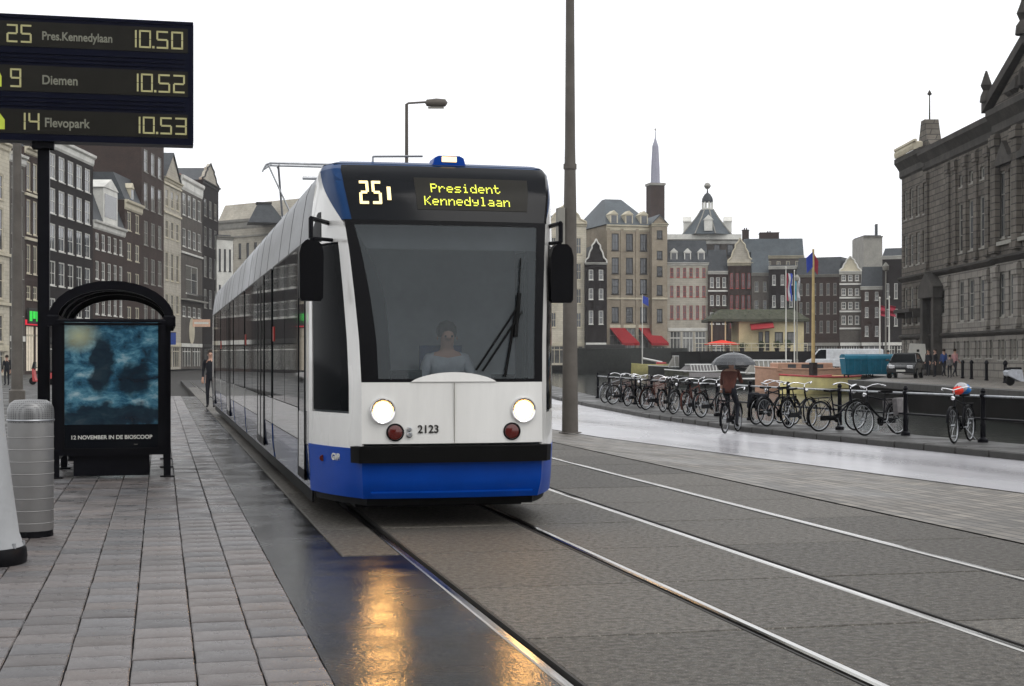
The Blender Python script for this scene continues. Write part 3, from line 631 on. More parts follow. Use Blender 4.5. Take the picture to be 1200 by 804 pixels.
for (y0, y1, kd) in mods:
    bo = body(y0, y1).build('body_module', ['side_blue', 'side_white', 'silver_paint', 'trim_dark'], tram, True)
    for s in (-1, 1):
        # windows and doors along the side
        L = y1-y0; x = s*1.2
        if kd == 'cab': lay = [('panel', y0, y0+.28), ('door', y0+.30, y0+1.05), ('win', y0+1.10, y0+2.85), ('win', y0+2.90, y1-.06)]
        elif kd == 'mid': lay = [('win', y0+.06, y0+1.35), ('door', y0+1.40, y0+2.08), ('door', y0+2.10, y0+2.78), ('win', y0+2.83, y0+4.2), ('win', y0+4.25, y1-.06)]
        elif kd == 'short': lay = [('win', y0+.06, y0+1.85), ('win', y0+1.90, y1-.06)]
        else: lay = [('win', y0+.06, y0+1.9), ('win', y0+1.95, y0+3.6), ('door', y0+3.65, y0+4.4), ('panel', y0+4.42, y1)]
        for k_, a, b_ in lay:
            if k_ == 'win': MB().box(x-.03*s, x+.002*s, a, b_, 1.03, 2.655).build('window', 'side_glass', bo)
            elif k_ == 'panel': MB().box(x-.04*s, x+.001*s, a, b_, 1.02, 2.66).build('side_panel', 'white_paint', bo)
            else:
                d_ = MB(); d_.box(x-.02*s, x+.012*s, a, a+.05, .36, 2.60); d_.box(x-.02*s, x+.012*s, b_-.05, b_, .36, 2.60); d_.box(x-.02*s, x+.012*s, a, b_, .34, .44); d_.box(x-.02*s, x+.012*s, a, b_, 2.54, 2.655)
                dr = d_.build('door', 'black_plastic', bo) if False else d_.build('door_leaf', 'black_plastic', bo)
                MB().box(x-.01*s, x+.006*s, a+.05, b_-.05, 1.0, 2.54).build('pane', 'side_glass', dr)
                MB().box(x-.01*s, x+.008*s, a+.05, b_-.05, .44, 1.0).build('kick_panel', 'side_white', dr)
        if s < 0 and kd in ('cab', 'mid'):
            MB().box(x-.012, x+.0, y1-.22, y1-.10, 1.74, 1.92).build('red_sticker', 'red_sticker', bo)
    # fairing seams and rain strips
    yy = y0+.9
    while yy < y1-.3:
        m_ = MB()
        for s in (-1, 1):
            pr = [(1.203, 2.67), (1.188, 2.80), (1.163, 3.0), (1.133, 3.18), (1.083, 3.30), (1.07, 3.29), (1.12, 3.17), (1.15, 3.0), (1.17, 2.8), (1.19, 2.67)]; pts = [(s*x, z) for x, z in pr]
            if s > 0: pts = pts[::-1]
            q_ = MB().extr(pts, yy, yy+.018).build('panel_seam', 'trim_dark', bo)
        yy += 1.45
    for s in (-1, 1): MB().box(s*1.19, s*1.207, y0+.02, y1-.02, 2.652, 2.672).build('rain_strip', 'black_plastic', bo); MB().box(s*1.19, s*1.2015, y0+.02, y1-.02, .694, .704).build('rub_strip', 'trim_dark', bo)
    # roof equipment
    eq = MB(); r0 = random.Random(int(y0*10)); yy = y0+.3
    if kd != 'cab': yy = y0+.2
    while yy < y1-.9:
        l_ = r0.uniform(.9, 1.7); l_ = min(l_, y1-yy-.15); eq.cham(-.72, .72, yy, yy+l_, 3.08, r0.uniform(3.22, 3.36), .04); yy += l_+.15
    eq.build('roof_unit', 'silver_paint', bo)
    # underframe, bogie
    if kd in ('cab', 'short', 'rear'):
        yc = {'cab': 3.6, 'short': 14.55, 'rear': 25.9}[kd]; bg_ = MB(); bg_.box(-1.02, 1.02, yc-1.3, yc+1.3, .25, .5)
        bgi = bg_.build('bogie', 'rubber', tram)
        for dy in (-.9, .9):
            wh = MB()
            for s in (-1, 1): wh.lathe([(.05, -.06), (.28, -.06), (.295, .06), (.05, .06)], 24, (s*.7175, yc+dy, .297), 'x')
            wh.tube((-.7, yc+dy, .3), (.7, yc+dy, .3), .07); wh.build('wheelset', 'steel', bgi)
    MB().box(-.95, .95, y0+.2, y1-.2, .30, .44).build('underframe', 'rubber', bo)
for ya in (5.86, 12.36, 16.46, 22.96):
    g_ = MB(); yy = ya-.02
    for i in range(8):
        a = yy+i*.04; 
        for s in (-1, 1): g_.box(s*1.10, s*(1.17 if i % 2 else 1.15), a, a+.03, .34, 2.66)
        g_.box(-1.0, 1.0, a, a+.03, 3.09, 3.2 if i % 2 else 3.17)
    g_.build('gangway_bellows', 'rubber', tram)
w = MB(); w.box(-1.12, 1.12, 28.85, 28.95, .3, 3.25); w.build('rear_panel', 'white_paint', tram)
# side skirts below run dark
w = MB(); w.box(-1.13, -1.11, 1.5, 28.8, .12, .28); w.box(1.11, 1.13, 1.5, 28.8, .12, .28); w.build('skirt_rubber', 'rubber', tram)
# pantograph, raised
pg = MB(); y0 = 12.5
pg.box(-.5, .5, y0, y0+1.0, 3.36, 3.42); pg.tube((-.80, y0+.15, 4.80), (-.30, y0+.1, 3.7), .014); pg.tube((-.30, y0+.1, 3.7), (-.25, y0+.3, 3.42), .02)
for s in (-1, 1):
    pg.tube((s*.38, y0+.2, 3.42), (s*.46, y0+1.5, 4.05), .022); pg.tube((s*.46, y0+1.5, 4.05), (s*.62, y0+.3, 4.80), .018)
    pg.tube((s*.86, y0+.3, 4.74), (s*.74, y0+.3, 4.83), .016)
    pg.tube((s*.62, y0+.15, 4.80), (s*.62, y0+.55, 4.80), .014)
for dy in (.15, .5): pg.tube((-.76, y0+dy, 4.835), (.76, y0+dy, 4.835), .020)
for s in (-1, 1):
    for dy in (.15, .5): pg.path([(s*.76, y0+dy, 4.835), (s*.84, y0+dy, 4.80), (s*.88, y0+dy, 4.72)], .016)
pg.tube((-.46, y0+1.5, 4.05), (.46, y0+1.5, 4.05), .02); pg.tube((-.2, y0+.4, 4.62), (.2, y0+.4, 4.62), .03)
pg.build('pantograph', 'steel', tram)
# small rail along the roof of the nose
w = MB(); w.path([(-.62, .85, 3.44), (-.15, .80, 3.45)], .010); w.path([(-.62, .85, 3.44), (-.62, .85, 3.38)], .010); w.build('roof_aerial_rail', 'steel', tram)
# ================================================================== THINGS AT THE STOP
# --- shelter: black frame, barrel roof, advert case on its near end
d = GD(560); pL = PX(66, d); pR = PX(196, d)
sx0, sx1 = pL.x, pR.x; sy = (pL.y+pR.y)/2; Wd = sx1-sx0
sh = thing('bus_shelter', 'black tram shelter with barrel roof and blue film poster on its end', 'shelter', ((sx0+sx1)/2, sy, 0))
h = Wd/2; zs = ZY(372, d); zt = ZY(329, d); LEN_S = 3.6
for y in (0, 1.75, LEN_S-.08):
    for s in (-1, 1): MB().cham(s*h-.045, s*h+.045, y, y+.09, 0, zs, .005).build('post', 'black_metal', sh); MB().cham(s*h-.09, s*h+.09, y-.05, y+.14, 0, .02, .006).build('foot_plate', 'black_metal', sh)
def arc(rw, zb, zt_, k=16, ext=.0):
    return [(-rw*math.cos(math.pi*i/k), zb+(zt_-zb)*math.sin(math.pi*i/k)) for i in range(k+1)]
def archrib(y, dy, o=0, ins=.11):
    A = arc(h+.09, zs-.02, zt+o); B = arc(h+.09-ins, zs-.02, zt-ins+o); m_ = MB()
    for i in range(16): m_.extr([A[i], A[i+1], B[i+1], B[i]], y, y+dy)
    return m_
for y, dy in ((-.05, .10), (1.2, .07), (2.4, .07), (LEN_S-.05, .10)): archrib(y, dy, ins=.115 if dy > .07 else .08).build('roof_rib', 'black_metal', sh, True)
A = arc(h+.07, zs-.02, zt-.02); B = arc(h+.062, zs-.02, zt-.028); m_ = MB()
for i in range(16): m_.extr([A[i], A[i+1], B[i+1], B[i]], .05, LEN_S-.05)
m_.build('roof_sheet', 'roof_sheet', sh, True)
m_ = MB(); [m_.cham(s*(h+.03)-.075, s*(h+.03)+.075, -.07, LEN_S+.07, zs-.11, zs+.03, .02) for s in (-1, 1)]; m_.build('gutter', 'black_metal', sh)
zc0, zc1 = ZY(533, d), zs-.02
cs_ = MB(); cs_.cham(-h+.02, h-.02, -.09, .09, zc0, zc1, .02); cs_.box(-h+.22, h-.22, -.03, .05, .03, zc0); cs_ = cs_.build('advert_case', 'black_metal', sh)
fr = MB(); fx = h-.085; fz0, fz1 = zc0+.06, zc1-.05
fr.box(-fx, -fx+.03, -.105, -.085, fz0, fz1); fr.box(fx-.03, fx, -.105, -.085, fz0, fz1); fr.box(-fx, fx, -.105, -.085, fz0-.0, fz0+.03); fr.box(-fx, fx, -.105, -.085, fz1-.03, fz1); fr.build('case_frame', 'black_plastic', cs_)
pz0, pz1 = ZY(497, d), ZY(378, d)
MB().box(-fx+.03, fx-.03, -.096, -.091, pz0, pz1-.0).build('poster', 'poster_print', cs_)
MB().box(-fx+.03, fx-.03, -.0965, -.091, fz0+.03, pz0).build('poster_footer', 'black_gloss', cs_)
txt('12 NOVEMBER IN DE BIOSCOOP', .068, 'trim_white', cs_, (0, -.098, ZY(514, d)), align='CENTER', sx=1.02, bold=.0015)
txt('www', .022, 'trim_grey', cs_, (.30, -.098, ZY(521, d)), align='CENTER')
for y0, y1 in ((.12, 1.72), (1.86, LEN_S-.1)):
    MB().box(-h-.006, -h+.006, y0, y1, .25, zs-.15).build('side_pane', 'clear_glass', sh)
    g_ = MB(); g_.box(-h-.02, -h+.02, y0, y1, .21, .26); g_.box(-h-.02, -h+.02, y0, y1, zs-.16, zs-.11); g_.build('pane_rail', 'black_metal', sh)
g_ = MB(); g_.box(-h+.1, h-.35, LEN_S-.06, LEN_S-.045, .25, zs-.15); g_.build('end_pane', 'clear_glass', sh)
be = MB(); be.cham(-h+.08, -h+.48, 1.0, 2.9, .42, .47, .01); be.build('bench_seat', 'black_metal', sh)
for y in (1.2, 2.7): MB().tube((-h+.28, y, 0), (-h+.28, y, .42), .03).build('bench_leg', 'black_metal', sh)
# --- departure board on its post
d2 = 20.4; bx0, bx1 = PX(-34, d2).x, PX(226, d2).x; by = PX(50, d2).y; zt_, zb_ = ZY(22, d2), ZY(166, d2)
bd = thing('departure_board', 'dark three-row departure display on a black post above the shelter', 'departure board', (PX(51, d2).x, by, 0))
ox = bd.location.x; x0, x1 = bx0-ox, bx1-ox; H = zt_-zb_
MB().cham(-.075, .075, -.02, .14, -.0, zb_+.1, .01).build('post', 'black_metal', bd)
MB().cham(-.18, .18, -.12, .24, 0, .03, .01).build('base_plate', 'black_metal', bd)
cab = MB(); cab.box(x0, x1, -.16, .14, zb_, zt_); cab.box(x0-.01, x1+.012, -.175, .15, zt_-.03, zt_+.012); cab.box(x0-.01, x1+.012, -.175, .15, zb_-.012, zb_+.03)
cab.box(x1-.012, x1+.014, -.178, .152, zb_+.03, zt_-.03); cab = cab.build('cabinet', 'board_case', bd)
MB().cham(-.14, .14, -.1, .1, zb_-.10, zb_, .02).build('mounting_bracket', 'black_metal', bd)
rows = [(29, 58, '25', 'Pres.Kennedylaan', '10.50'), (80, 110, '9', 'Diemen', '10.52'), (131, 159, '14', 'Flevopark', '10.53')]
ppm = FPX/d2
def bX(px): return PX(px, d2).x-ox
for i, (ya, yb, ln, dest, tm) in enumerate(rows):
    za, zb2 = ZY(yb, d2), ZY(ya, d2)
    pn = MB().box(x0+.03, x1-.06, -.168, -.16, za, zb2).build('display_row', 'board_panel', cab)
    m_ = MB(); hh = (zb2-za)*.72; z0 = za+(zb2-za)*.14
    xs = bX(146+i*2.2); seg('10', xs, z0, .155, hh, .022, -.169, m_, 1.2); e = xs+.155*2.30; m_.box(e, e+.03, -.173, -.169, z0, z0+.03); seg(tm[3:], e+.055, z0, .155, hh, .023, -.169, m_, 1.25); m_.build('time_digits', 'led_board', pn); m_ = MB()
    xl = bX(10 if i == 0 else (14 if i == 1 else 19)); seg(ln.replace('4', '4'), xl, z0, .14, hh, .023, -.169, m_, 1.25) if True else None
    m_.build('line_digits', 'led_board', pn)
    txt(dest, .155 if i == 0 else .17, 'led_dim', pn, (bX(47 + (3, 3, 6)[i]), -.172, z0+hh*.22), sx=.82 if i == 0 else .85, bold=.003)
    m_ = MB(); gx = bX(-2); hx = [.04, .07, .11][i]
    m_.add([(gx-.10, -.171, z0), (gx+hx, -.171, z0), (gx+hx, -.171, z0+hh*.55), (gx+hx*.4, -.171, z0+hh*.95), (gx-.10, -.171, z0+hh*.95)], [(0, 1, 2, 3, 4)]); m_.build('line_symbol', 'led_green', pn)
for i in range(2):
    ya, yb = ((62, 77), (113, 128))[i]; za, zb2 = ZY(yb, d2), ZY(ya, d2); m_ = MB()
    for k in range(3): zz = za+(zb2-za)*(k+.2)/3; m_.box(x0+.05, x1-.1, -.175, -.16, zz, zz+.028)
    m_.build('louvre', 'board_case', cab)
SEG_done = True
# --- litter bin
g = G(36, 628); dbin = GD(628); r0 = 26*dbin/FPX
bn = thing('litter_bin', 'round perforated steel litter bin with domed lid beside the pale mast', 'litter bin', (g.x, g.y, 0))
hz_ = ZY(492, dbin)
MB().lathe([(r0*.97, .05), (r0, .06), (r0, hz_)], 48, cap=True).build('drum', 'perforated_steel', bn, True)
MB().lathe([(r0*.9, 0), (r0*.98, .0), (r0*.98, .055), (r0*.9, .055)], 40).build('foot_ring', 'black_plastic', bn, True)
MB().lathe([(r0*1.015, hz_-.02), (r0*1.02, hz_+.05), (r0*1.0, hz_+.10), (r0*.9, hz_+.145), (r0*.7, hz_+.17), (r0*.01, hz_+.18)], 48).build('lid', 'bin_lid', bn, True)
MB().torus(r0*1.01, .008, 40, 6, (0, 0, hz_-.0), 'z').build('rim', 'steel', bn, True)
m_ = MB()
for k in range(8): m_.torus(r0*1.002, .004, 40, 4, (0, 0, .12+k*(hz_-.16)/8), 'z')
m_.build('hoop', 'perforated_steel', bn)
# --- tapered pale mast at the very left
dm = GD(660); m0 = PX(-34, dm)
ms = thing('tapered_mast', 'pale tapered mast with black foot, cut by the left edge', 'mast', (m0.x, m0.y, 0))
k = dm/FPX
MB().lathe([(.38, .12), (.345, .22), (.335, .30), (.30, .55), (.245, 1.0), (.21, 1.5), (.16, 3), (.12, 6), (.09, 9)], 32).build('shaft', 'mast_concrete', ms, True)
MB().lathe([(.40, 0), (.405, .05), (.40, .10), (.385, .125)], 32).build('foot_ring', 'black_plastic', ms, True)
m_ = MB(); [m_.tube((.37*math.cos(a), .37*math.sin(a), .11), (.37*math.cos(a), .37*math.sin(a), .16), .018, n=6) for a in [math.pi*j/6 for j in range(12)]]; m_.build('bolt_ring', 'steel', ms)
# --- tall grey mast by the cycle path
dM = GD(507, -.16); g = PX(668, dM)
tm_ = thing('tall_mast', 'tall plain grey tapered mast standing right of the tram', 'mast', (g.x, g.y, -.17))
MB().lathe([(.185, 0), (.18, .4), (.165, 2), (.145, 5), (.12, 6.4), (.118, 6.42), (.10, 9), (.085, 12)], 28).build('shaft', 'mast_grey', tm_, True)
MB().lathe([(.15, 5.96), (.15, 6.08)], 24).build('collar', 'mast_grey', tm_, True)
MB().lathe([(.26, 0), (.26, .02), (.2, .03)], 24).build('base_plate', 'mast_grey', tm_, True)
bx = MB(); bx.cham(-.30, -.14, -.1, .12, ZY(293, dM)+.17, ZY(244, dM)+.17, .01); bx.build('signal_box', 'trim_grey', tm_)
# --- lamp post behind the tram
dl = 41; g = PX(476.5, dl); zl = ZY(121, dl)
lp = thing('street_lamp', 'slim grey street lamp rising behind the tram roof', 'street lamp', (g.x, g.y, 0), -YAW)
MB().lathe([(.11, 0), (.11, 1.2), (.07, 1.25), (.055, 4), (.042, zl-.02)], 16).build('pole', 'mast_grey', lp, True)
e = 23*dl/FPX
MB().path([(0, 0, zl-.05), (.03, 0, zl+.0), (e, 0, zl+.03)], .028, 8).build('arm', 'mast_grey', lp)
MB().lathe([(.01, -.30), (.09, -.26), (.12, 0), (.10, .24), (.01, .30)], 16, (e+.27, 0, zl+.01), 'x').build('lamp_head', 'mast_grey', lp, True)
MB().box(e+.05, e+.47, -.07, .07, zl-.135, zl-.105).build('lens', 'trim_grey', lp)
# --- grey pole at left
dg_ = 52; g = PX(20, dg_)
t = thing('lamp_pole', 'thick grey pole standing in the street behind the litter bin', 'pole', (g.x, g.y, -.09))
MB().lathe([(.20, 0), (.19, 2), (.15, 7), (.14, 9)], 20).build('shaft', 'mast_grey', t, True)
MB().lathe([(.27, 0), (.27, .5), (.21, .55)], 20).build('base_sleeve', 'mast_grey', t, True)
# ================================================================== HOUSES
WC = {}
def win_meshes(w, h, fm, pane, bars=(1, 1), arch=False):
    key = (round(w, 2), round(h, 2), fm, pane, bars)
    if key in WC: return WC[key]
    f = MB(); b = min(.14, w*.16); D0, D1 = .05, .14
    f.box(0, b, D0, D1, 0, h); f.box(w-b, w, D0, D1, 0, h); f.box(b, w-b, D0, D1, 0, b); f.box(b, w-b, D0, D1, h-b, h)
    nv, nh = bars
    for i in range(nv): x = b+(w-2*b)*(i+1)/(nv+1); f.box(x-.022, x+.022, D0+.02, D1-.01, b, h-b)
    for i in range(nh): z = b+(h-2*b)*(i+1)/(nh+1); f.box(b, w-b, D0+.015, D1-.005, z-.03, z+.03)
    p = MB().box(b*.8, w-b*.8, D1-.04, D1-.03, b*.8, h-b*.8)
    s = MB().box(-.06, w+.06, -.09, .06, -.09, -.003)
    WC[key] = (f.mesh('window', fm), p.mesh('pane', pane), s.mesh('sill', fm)); return WC[key]
def facade(m, W, z0, z1, ops, y=0, dep=.2):
    xs = sorted({0, W}|{o[0] for o in ops}|{o[1] for o in ops}); zs_ = sorted({z0, z1}|{o[2] for o in ops}|{o[3] for o in ops})
    for a, b in zip(xs, xs[1:]):
        for c, d in zip(zs_, zs_[1:]):
            if b-a < 1e-4 or d-c < 1e-4: continue
            mx_, mz = (a+b)/2, (c+d)/2
            if not any(o[0] < mx_ < o[1] and o[2] < mz < o[3] for o in ops): m.quad((a, y, c), (b, y, c), (b, y, d), (a, y, d))
    for x0, x1, c, d in ops:
        m.quad((x0, y, c), (x0, y+dep, c), (x0, y+dep, d), (x0, y, d)); m.quad((x1, y+dep, c), (x1, y, c), (x1, y, d), (x1, y+dep, d))
        m.quad((x0, y, c), (x1, y, c), (x1, y+dep, c), (x0, y+dep, c)); m.quad((x0, y+dep, d), (x1, y+dep, d), (x1, y, d), (x0, y, d))
        m.quad((x0, y+dep, c), (x1, y+dep, c), (x1, y+dep, d), (x0, y+dep, d))
def add_window(root, x, z, w, h, fm, pane='window_pane', bars=(1, 1), sill=True, y=0):
    F_, P_, S_ = win_meshes(w, h, fm, pane, bars); o = link('window', F_, root, (x, y, z)); link('pane', P_, o)
    if sill: link('sill', S_, o)
    return o
def house(name, label, cat, px, dd, top, rows, cols, wall, trim='trim_white', wf=.6, zb=0, shop=None, roof='flat', rt=None, roofm='slate_dark',
          depth=10, bars=(1, 1), cornice=.5, group=None, xoff=None, base=None, ledges=(), win_trim=None, piers=None, colsets=None, dorm=0):
    a = PX(px[0], dd[0], zb); b = PX(px[1], dd[1], zb); v = b-a; W = v.length; dm_ = (dd[0]+dd[1])/2
    t = thing(name, label, cat, a, math.atan2(v.y, v.x), group); H = ZY(top, dm_)-zb
    Z = lambda y: ZY(y, dm_)-zb
    ops = []; wins = []
    for ri, r_ in enumerate(rows):
        z1, z0 = Z(r_[0]), Z(r_[1]); n = r_[2] if len(r_) > 2 else cols; p = W*.94/n
        for c in range(n):
            w = p*wf; x = W*.03+p*(c+.5)-w/2
            if z0 > .1 and z1 < H-.05: ops.append((x, x+w, z0, z1)); wins.append((x, z0, w, z1-z0))
    gz = min([o[2] for o in ops]+[H])
    shops = []
    if shop and gz > 2.4:
        n = shop.get('n', 2); z1 = min(gz-.9, shop.get('h', 3.0)); p = W*.92/n
        for c in range(n): x = W*.04+p*c+p*.07; ops.append((x, x+p*.86, .35, z1)); shops.append((x, .35, p*.86, z1-.35))
    m_ = MB(); facade(m_, W, 0, H, ops)
    m_.quad((0, depth, 0), (0, 0, 0), (0, 0, H), (0, depth, H)); m_.quad((W, 0, 0), (W, depth, 0), (W, depth, H), (W, 0, H)); m_.quad((W, depth, 0), (0, depth, 0), (0, depth, H), (W, depth, H)); m_.quad((0, 0, H), (W, 0, H), (W, depth, H), (0, depth, H))
    m_.build('wall', wall, t)
    wt = win_trim or trim
    for x, z, w, h in wins: add_window(t, x, z, w, h, wt, bars=bars)
    for x, z, w, h in shops:
        f_ = MB(); [f_.box(x+w*i/3-.04, x+w*i/3+.04, .05, .12, z, z+h) for i in (0.15, 1, 2, 2.85)]; f_.box(x, x+w, .05, .12, z+h*.78, z+h*.82)
        o = f_.build('shop_window', shop.get('frame', trim), t); MB().box(x, x+w, .10, .12, z, z+h).build('pane', shop.get('pane', 'shop_pane'), o)
    if shops:
        z1 = shops[0][1]+shops[0][3]
        MB().box(.02*W, .98*W, -.10, -.003, z1+.12, z1+.62).build('fascia', shop.get('fascia', trim), t)
    if cornice:
        m_ = MB().extr([(-.003, H-cornice), (-.12, H-cornice*.8), (-.16, H-cornice*.35), (-.38, H-cornice*.2), (-.42, H+.04), (.1, H+.05), (.1, H+.003), (-.003, H+.003)], -.08, W+.08, 'x'); m_.build('cornice', trim, t)
    for yl in ledges: z = Z(yl); MB().box(-.04, W+.04, -.18, -.003, z-.12, z+.14).build('string_course', trim, t)
    if piers:
        for k_ in range(piers+1): x = W*k_/piers; x0_ = min(max(x-.25, 0), W-.5); MB().box(x0_, x0_+.5, -.14, -.003, gz*.0+2.5, H-.5).build('pier', wall, t)
    rh = (Z(rt)-H) if rt is not None else 2.5
    if roof == 'hip':
        i_ = min(W*.32, rh*.9); m_ = MB(); o_ = .3
        m_.add([(-o_, -o_, H+.055), (W+o_, -o_, H+.055), (W+o_, depth+o_, H+.055), (-o_, depth+o_, H+.055), (i_, depth*.45, H+rh), (W-i_, depth*.45, H+rh), (W-i_, depth*.55, H+rh), (i_, depth*.55, H+rh)],
               [(0, 1, 5, 4), (1, 2, 6, 5), (2, 3, 7, 6), (3, 0, 4, 7), (4, 5, 6, 7)]); ro = m_.build('roof', roofm, t)
    elif roof == 'mansard':
        m_ = MB(); o_ = .05; m_.add([(0, -o_, H+.055), (W, -o_, H+.055), (W, depth, H+.055), (0, depth, H+.055), (.1, 1.4, H+rh), (W-.1, 1.4, H+rh), (W-.1, depth-1, H+rh), (.1, depth-1, H+rh)],
               [(0, 1, 5, 4), (1, 2, 6, 5), (2, 3, 7, 6), (3, 0, 4, 7), (4, 5, 6, 7)]); ro = m_.build('roof', roofm, t)
    elif roof == 'gable':
        m_ = MB(); m_.add([(0, 0, H), (W, 0, H), (W/2, 0, H+rh), (0, depth, H), (W, depth, H), (W/2, depth, H+rh)], [(0, 1, 2), (4, 3, 5)]); m_.build('gable', wall, t)
        m_ = MB(); e_ = .25
        m_.add([(-e_, -.2, H-.15), (W/2, -.2, H+rh+.12), (W/2, depth, H+rh+.12), (-e_, depth, H-.15), (W+e_, -.2, H-.15), (W+e_, depth, H-.15), (-e_, -.2, H-.35), (W/2, -.2, H+rh-.1), (W+e_, -.2, H-.35)],
               [(1, 0, 3, 2), (4, 1, 2, 5), (0, 1, 7, 6), (1, 4, 8, 7)]); ro = m_.build('roof', roofm, t)
    elif roof == 'bell':
        pr = [(.0, 0), (.0, .10), (.14, .22), (.20, .45), (.30, .60), (.30, .72), (.42, .84), (.5, 1.0)]
        pl = [(W*a, H+rh*b) for a, b in pr]+[(W*(1-a), H+rh*b) for a, b in reversed(pr[:-1])]
        m_ = MB().extr([(x, z) for x, z in pl][::-1], -.0, .5, 'y'); m_.build('gable', wall if base is None else base, t)
        for q in range(len(pl)-1): pass
        m_ = MB(); [m_.tube((p[0], -.06, p[1]), (q[0], -.06, q[1]), .13, n=5) for p, q in zip(pl, pl[1:])]; m_.build('gable_coping', trim, t)
        m_ = MB(); m_.add([(0, .5, H), (W, .5, H), (W/2, .5, H+rh*.8), (0, depth, H), (W, depth, H), (W/2, depth, H+rh*.8)], [(0, 2, 5, 3), (2, 1, 4, 5), (1, 0, 2)]); ro = m_.build('roof', roofm, t)
    elif roof == 'shed':
        ro = MB().extr([(-.2, H+.055), (depth, H+rh), (depth, H)], -.1, W+.1, 'x').build('roof', roofm, t)
    else: ro = MB().box(.2, W-.2, .3, depth-.2, H+.055, H+.25).build('roof', roofm, t)
    if dorm:
        for k_ in range(dorm):
            x = W*(k_+.5)/dorm; w = min(1.5, W/dorm*.5); dz = min(1.5, rh*.6)
            m_ = MB(); m_.box(x-w/2, x+w/2, .15, 2.2, H+.25, H+.25+dz); m_.extr([(x-w/2-.12, H+.25+dz), (x, H+.25+dz*1.45), (x+w/2+.12, H+.25+dz)][::-1], .05, 2.2, 'y'); dm2 = m_.build('dormer', trim, ro)
            MB().box(x-w*.36, x+w*.36, .12, .146, H+.35, H+.1+dz).build('pane', 'window_pane', dm2) if False else MB().box(x-w*.36, x+w*.36, .12, .146, H+.35, H+.1+dz).build('dormer_pane', 'window_pane', ro)
    t['_W'] = W; return t, W, H, ro, Z
def ld(x, lat=-46.0): return lat*FPX/(x-600)
def lh(x0, x1): return (ld(x0), ld(x1))
def chimney(ro, x, y, z, w=.9, h=1.6, m='brick_brown'):
    c = MB().box(x-w/2, x+w/2, y-w/2, y+w/2, z-1.2, z+h); c.box(x-w/2-.08, x+w/2+.08, y-w/2-.08, y+w/2+.08, z+h, z+h+.12)
    for k_ in (-.2, .2): c.lathe([(.12, 0), (.10, .4)], 8, (x+k_, y, z+h+.12))
    return c.build('chimney', m, ro)
GL = 'houses along the left side of the street'
GF = 'houses far along the canal'
house('townhouse', 'cream stone house front at the left edge behind the mast', 'house', (-95, 11), lh(-95, 11), 150, [(190, 222), (232, 286), (300, 346), (365, 400)], 5, 'stone_cream', 'trim_cream', .5, -.09, dict(n=3, pane='shop_pane'), ledges=(290, 352), cornice=.7, group=GL)
house('townhouse', 'grey house with white cornice behind the thick grey pole', 'house', (11, 29), lh(11, 29), 181, [(196, 222), (240, 275), (292, 326), (342, 370)], 3, 'brick_grey', 'trim_white', .5, -.09, dict(n=2), cornice=.9, win_trim='trim_grey', group=GL)
t, W, H, ro, Z = house('townhouse', 'red-brown brick house with green and red lit shop sign', 'house', (29, 53), lh(29, 53), 177, [(192, 226), (236, 276), (288, 322), (336, 352)], 3, 'brick_brown', 'trim_cream', .62, -.09, dict(n=2, pane='lit_shop', fascia='neon_red', h=4.6), cornice=.6, group=GL, ledges=(231, 282))
zz = Z(380); o = MB().box(.3, W-.4, -.30, -.14, zz+.0, zz+1.5).build('neon_sign', 'trim_dark', t)
m_ = MB(); [m_.box(x, x+.75, -.34, -.302, zz+.25+.25*(i % 2), zz+1.2) for i, x in enumerate([.5+1.0*k for k in range(int(W-1.4))])]; m_.build('green_lettering', 'neon_green', o)
house('townhouse', 'black brick house with white windows and white cornice', 'house', (54, 109), lh(54, 109), 171, [(189, 218), (228, 257), (268, 298), (310, 338), (352, 372)], 5, 'brick_dark', 'trim_white', .66, -.09, dict(n=3, fascia='trim_dark'), cornice=1.1, group=GL, bars=(1, 1))
t, W, H, ro, Z = house('townhouse', 'small brown house with white dormer on a dark mansard', 'house', (109, 146), lh(109, 146), 264, [(277, 296), (309, 330), (345, 370)], 5, 'brick_brown', 'trim_white', .55, -.09, dict(n=2), roof='mansard', rt=222, cornice=.9, group=GL)
m_ = MB(); x0 = W*.30; x1 = W*.75; m_.box(x0, x1, -.05, 3.5, H+.1, Z(222)); m_.extr([(x0-.2, Z(222)), ((x0+x1)/2, Z(210)), (x1+.2, Z(222))][::-1], -.15, 3.5, 'y'); dm2 = m_.build('dormer', 'trim_white', ro)
MB().box(x0+.5, x1-.5, -.08, -.053, H+.8, Z(226)-.3).build('dormer_pane', 'window_pane', ro)
house('warehouse', 'tall plain dark brown back wall rising behind the white dormer', 'building', (113, 166), (ld(113)+22, ld(166)+16), 176, [], 1, 'brick_brown', 'trim_dark', .6, -.09, cornice=.3, depth=8)
t, W, H, ro, Z = house('townhouse', 'narrow brown house with cream cornice and two window columns', 'house', (146, 166), lh(146, 166), 238, [(250, 272), (286, 306), (320, 345), (360, 385)], 2, 'brick_brown', 'trim_cream', .5, -.09, dict(n=1), roof='mansard', rt=206, dorm=1, cornice=1.1, group=GL)
house('townhouse', 'tall dark brown brick house with narrow grey windows', 'house', (166, 192), lh(166, 192), 160, [(180, 206), (218, 248), (262, 290), (304, 334), (350, 376)], 3, 'brick_brown', 'trim_dark', .55, -.09, dict(n=2), win_trim='trim_grey', group=GL)
house('townhouse', 'cream stone house with pointed gable and paired windows', 'house', (192, 212), lh(192, 212), 212, [(224, 245), (260, 281), (297, 330), (345, 368)], 3, 'stone_pale', 'trim_cream', .55, -.09, dict(n=2, frame='trim_cream'), roof='gable', rt=180, ledges=(219, 252), group=GL)
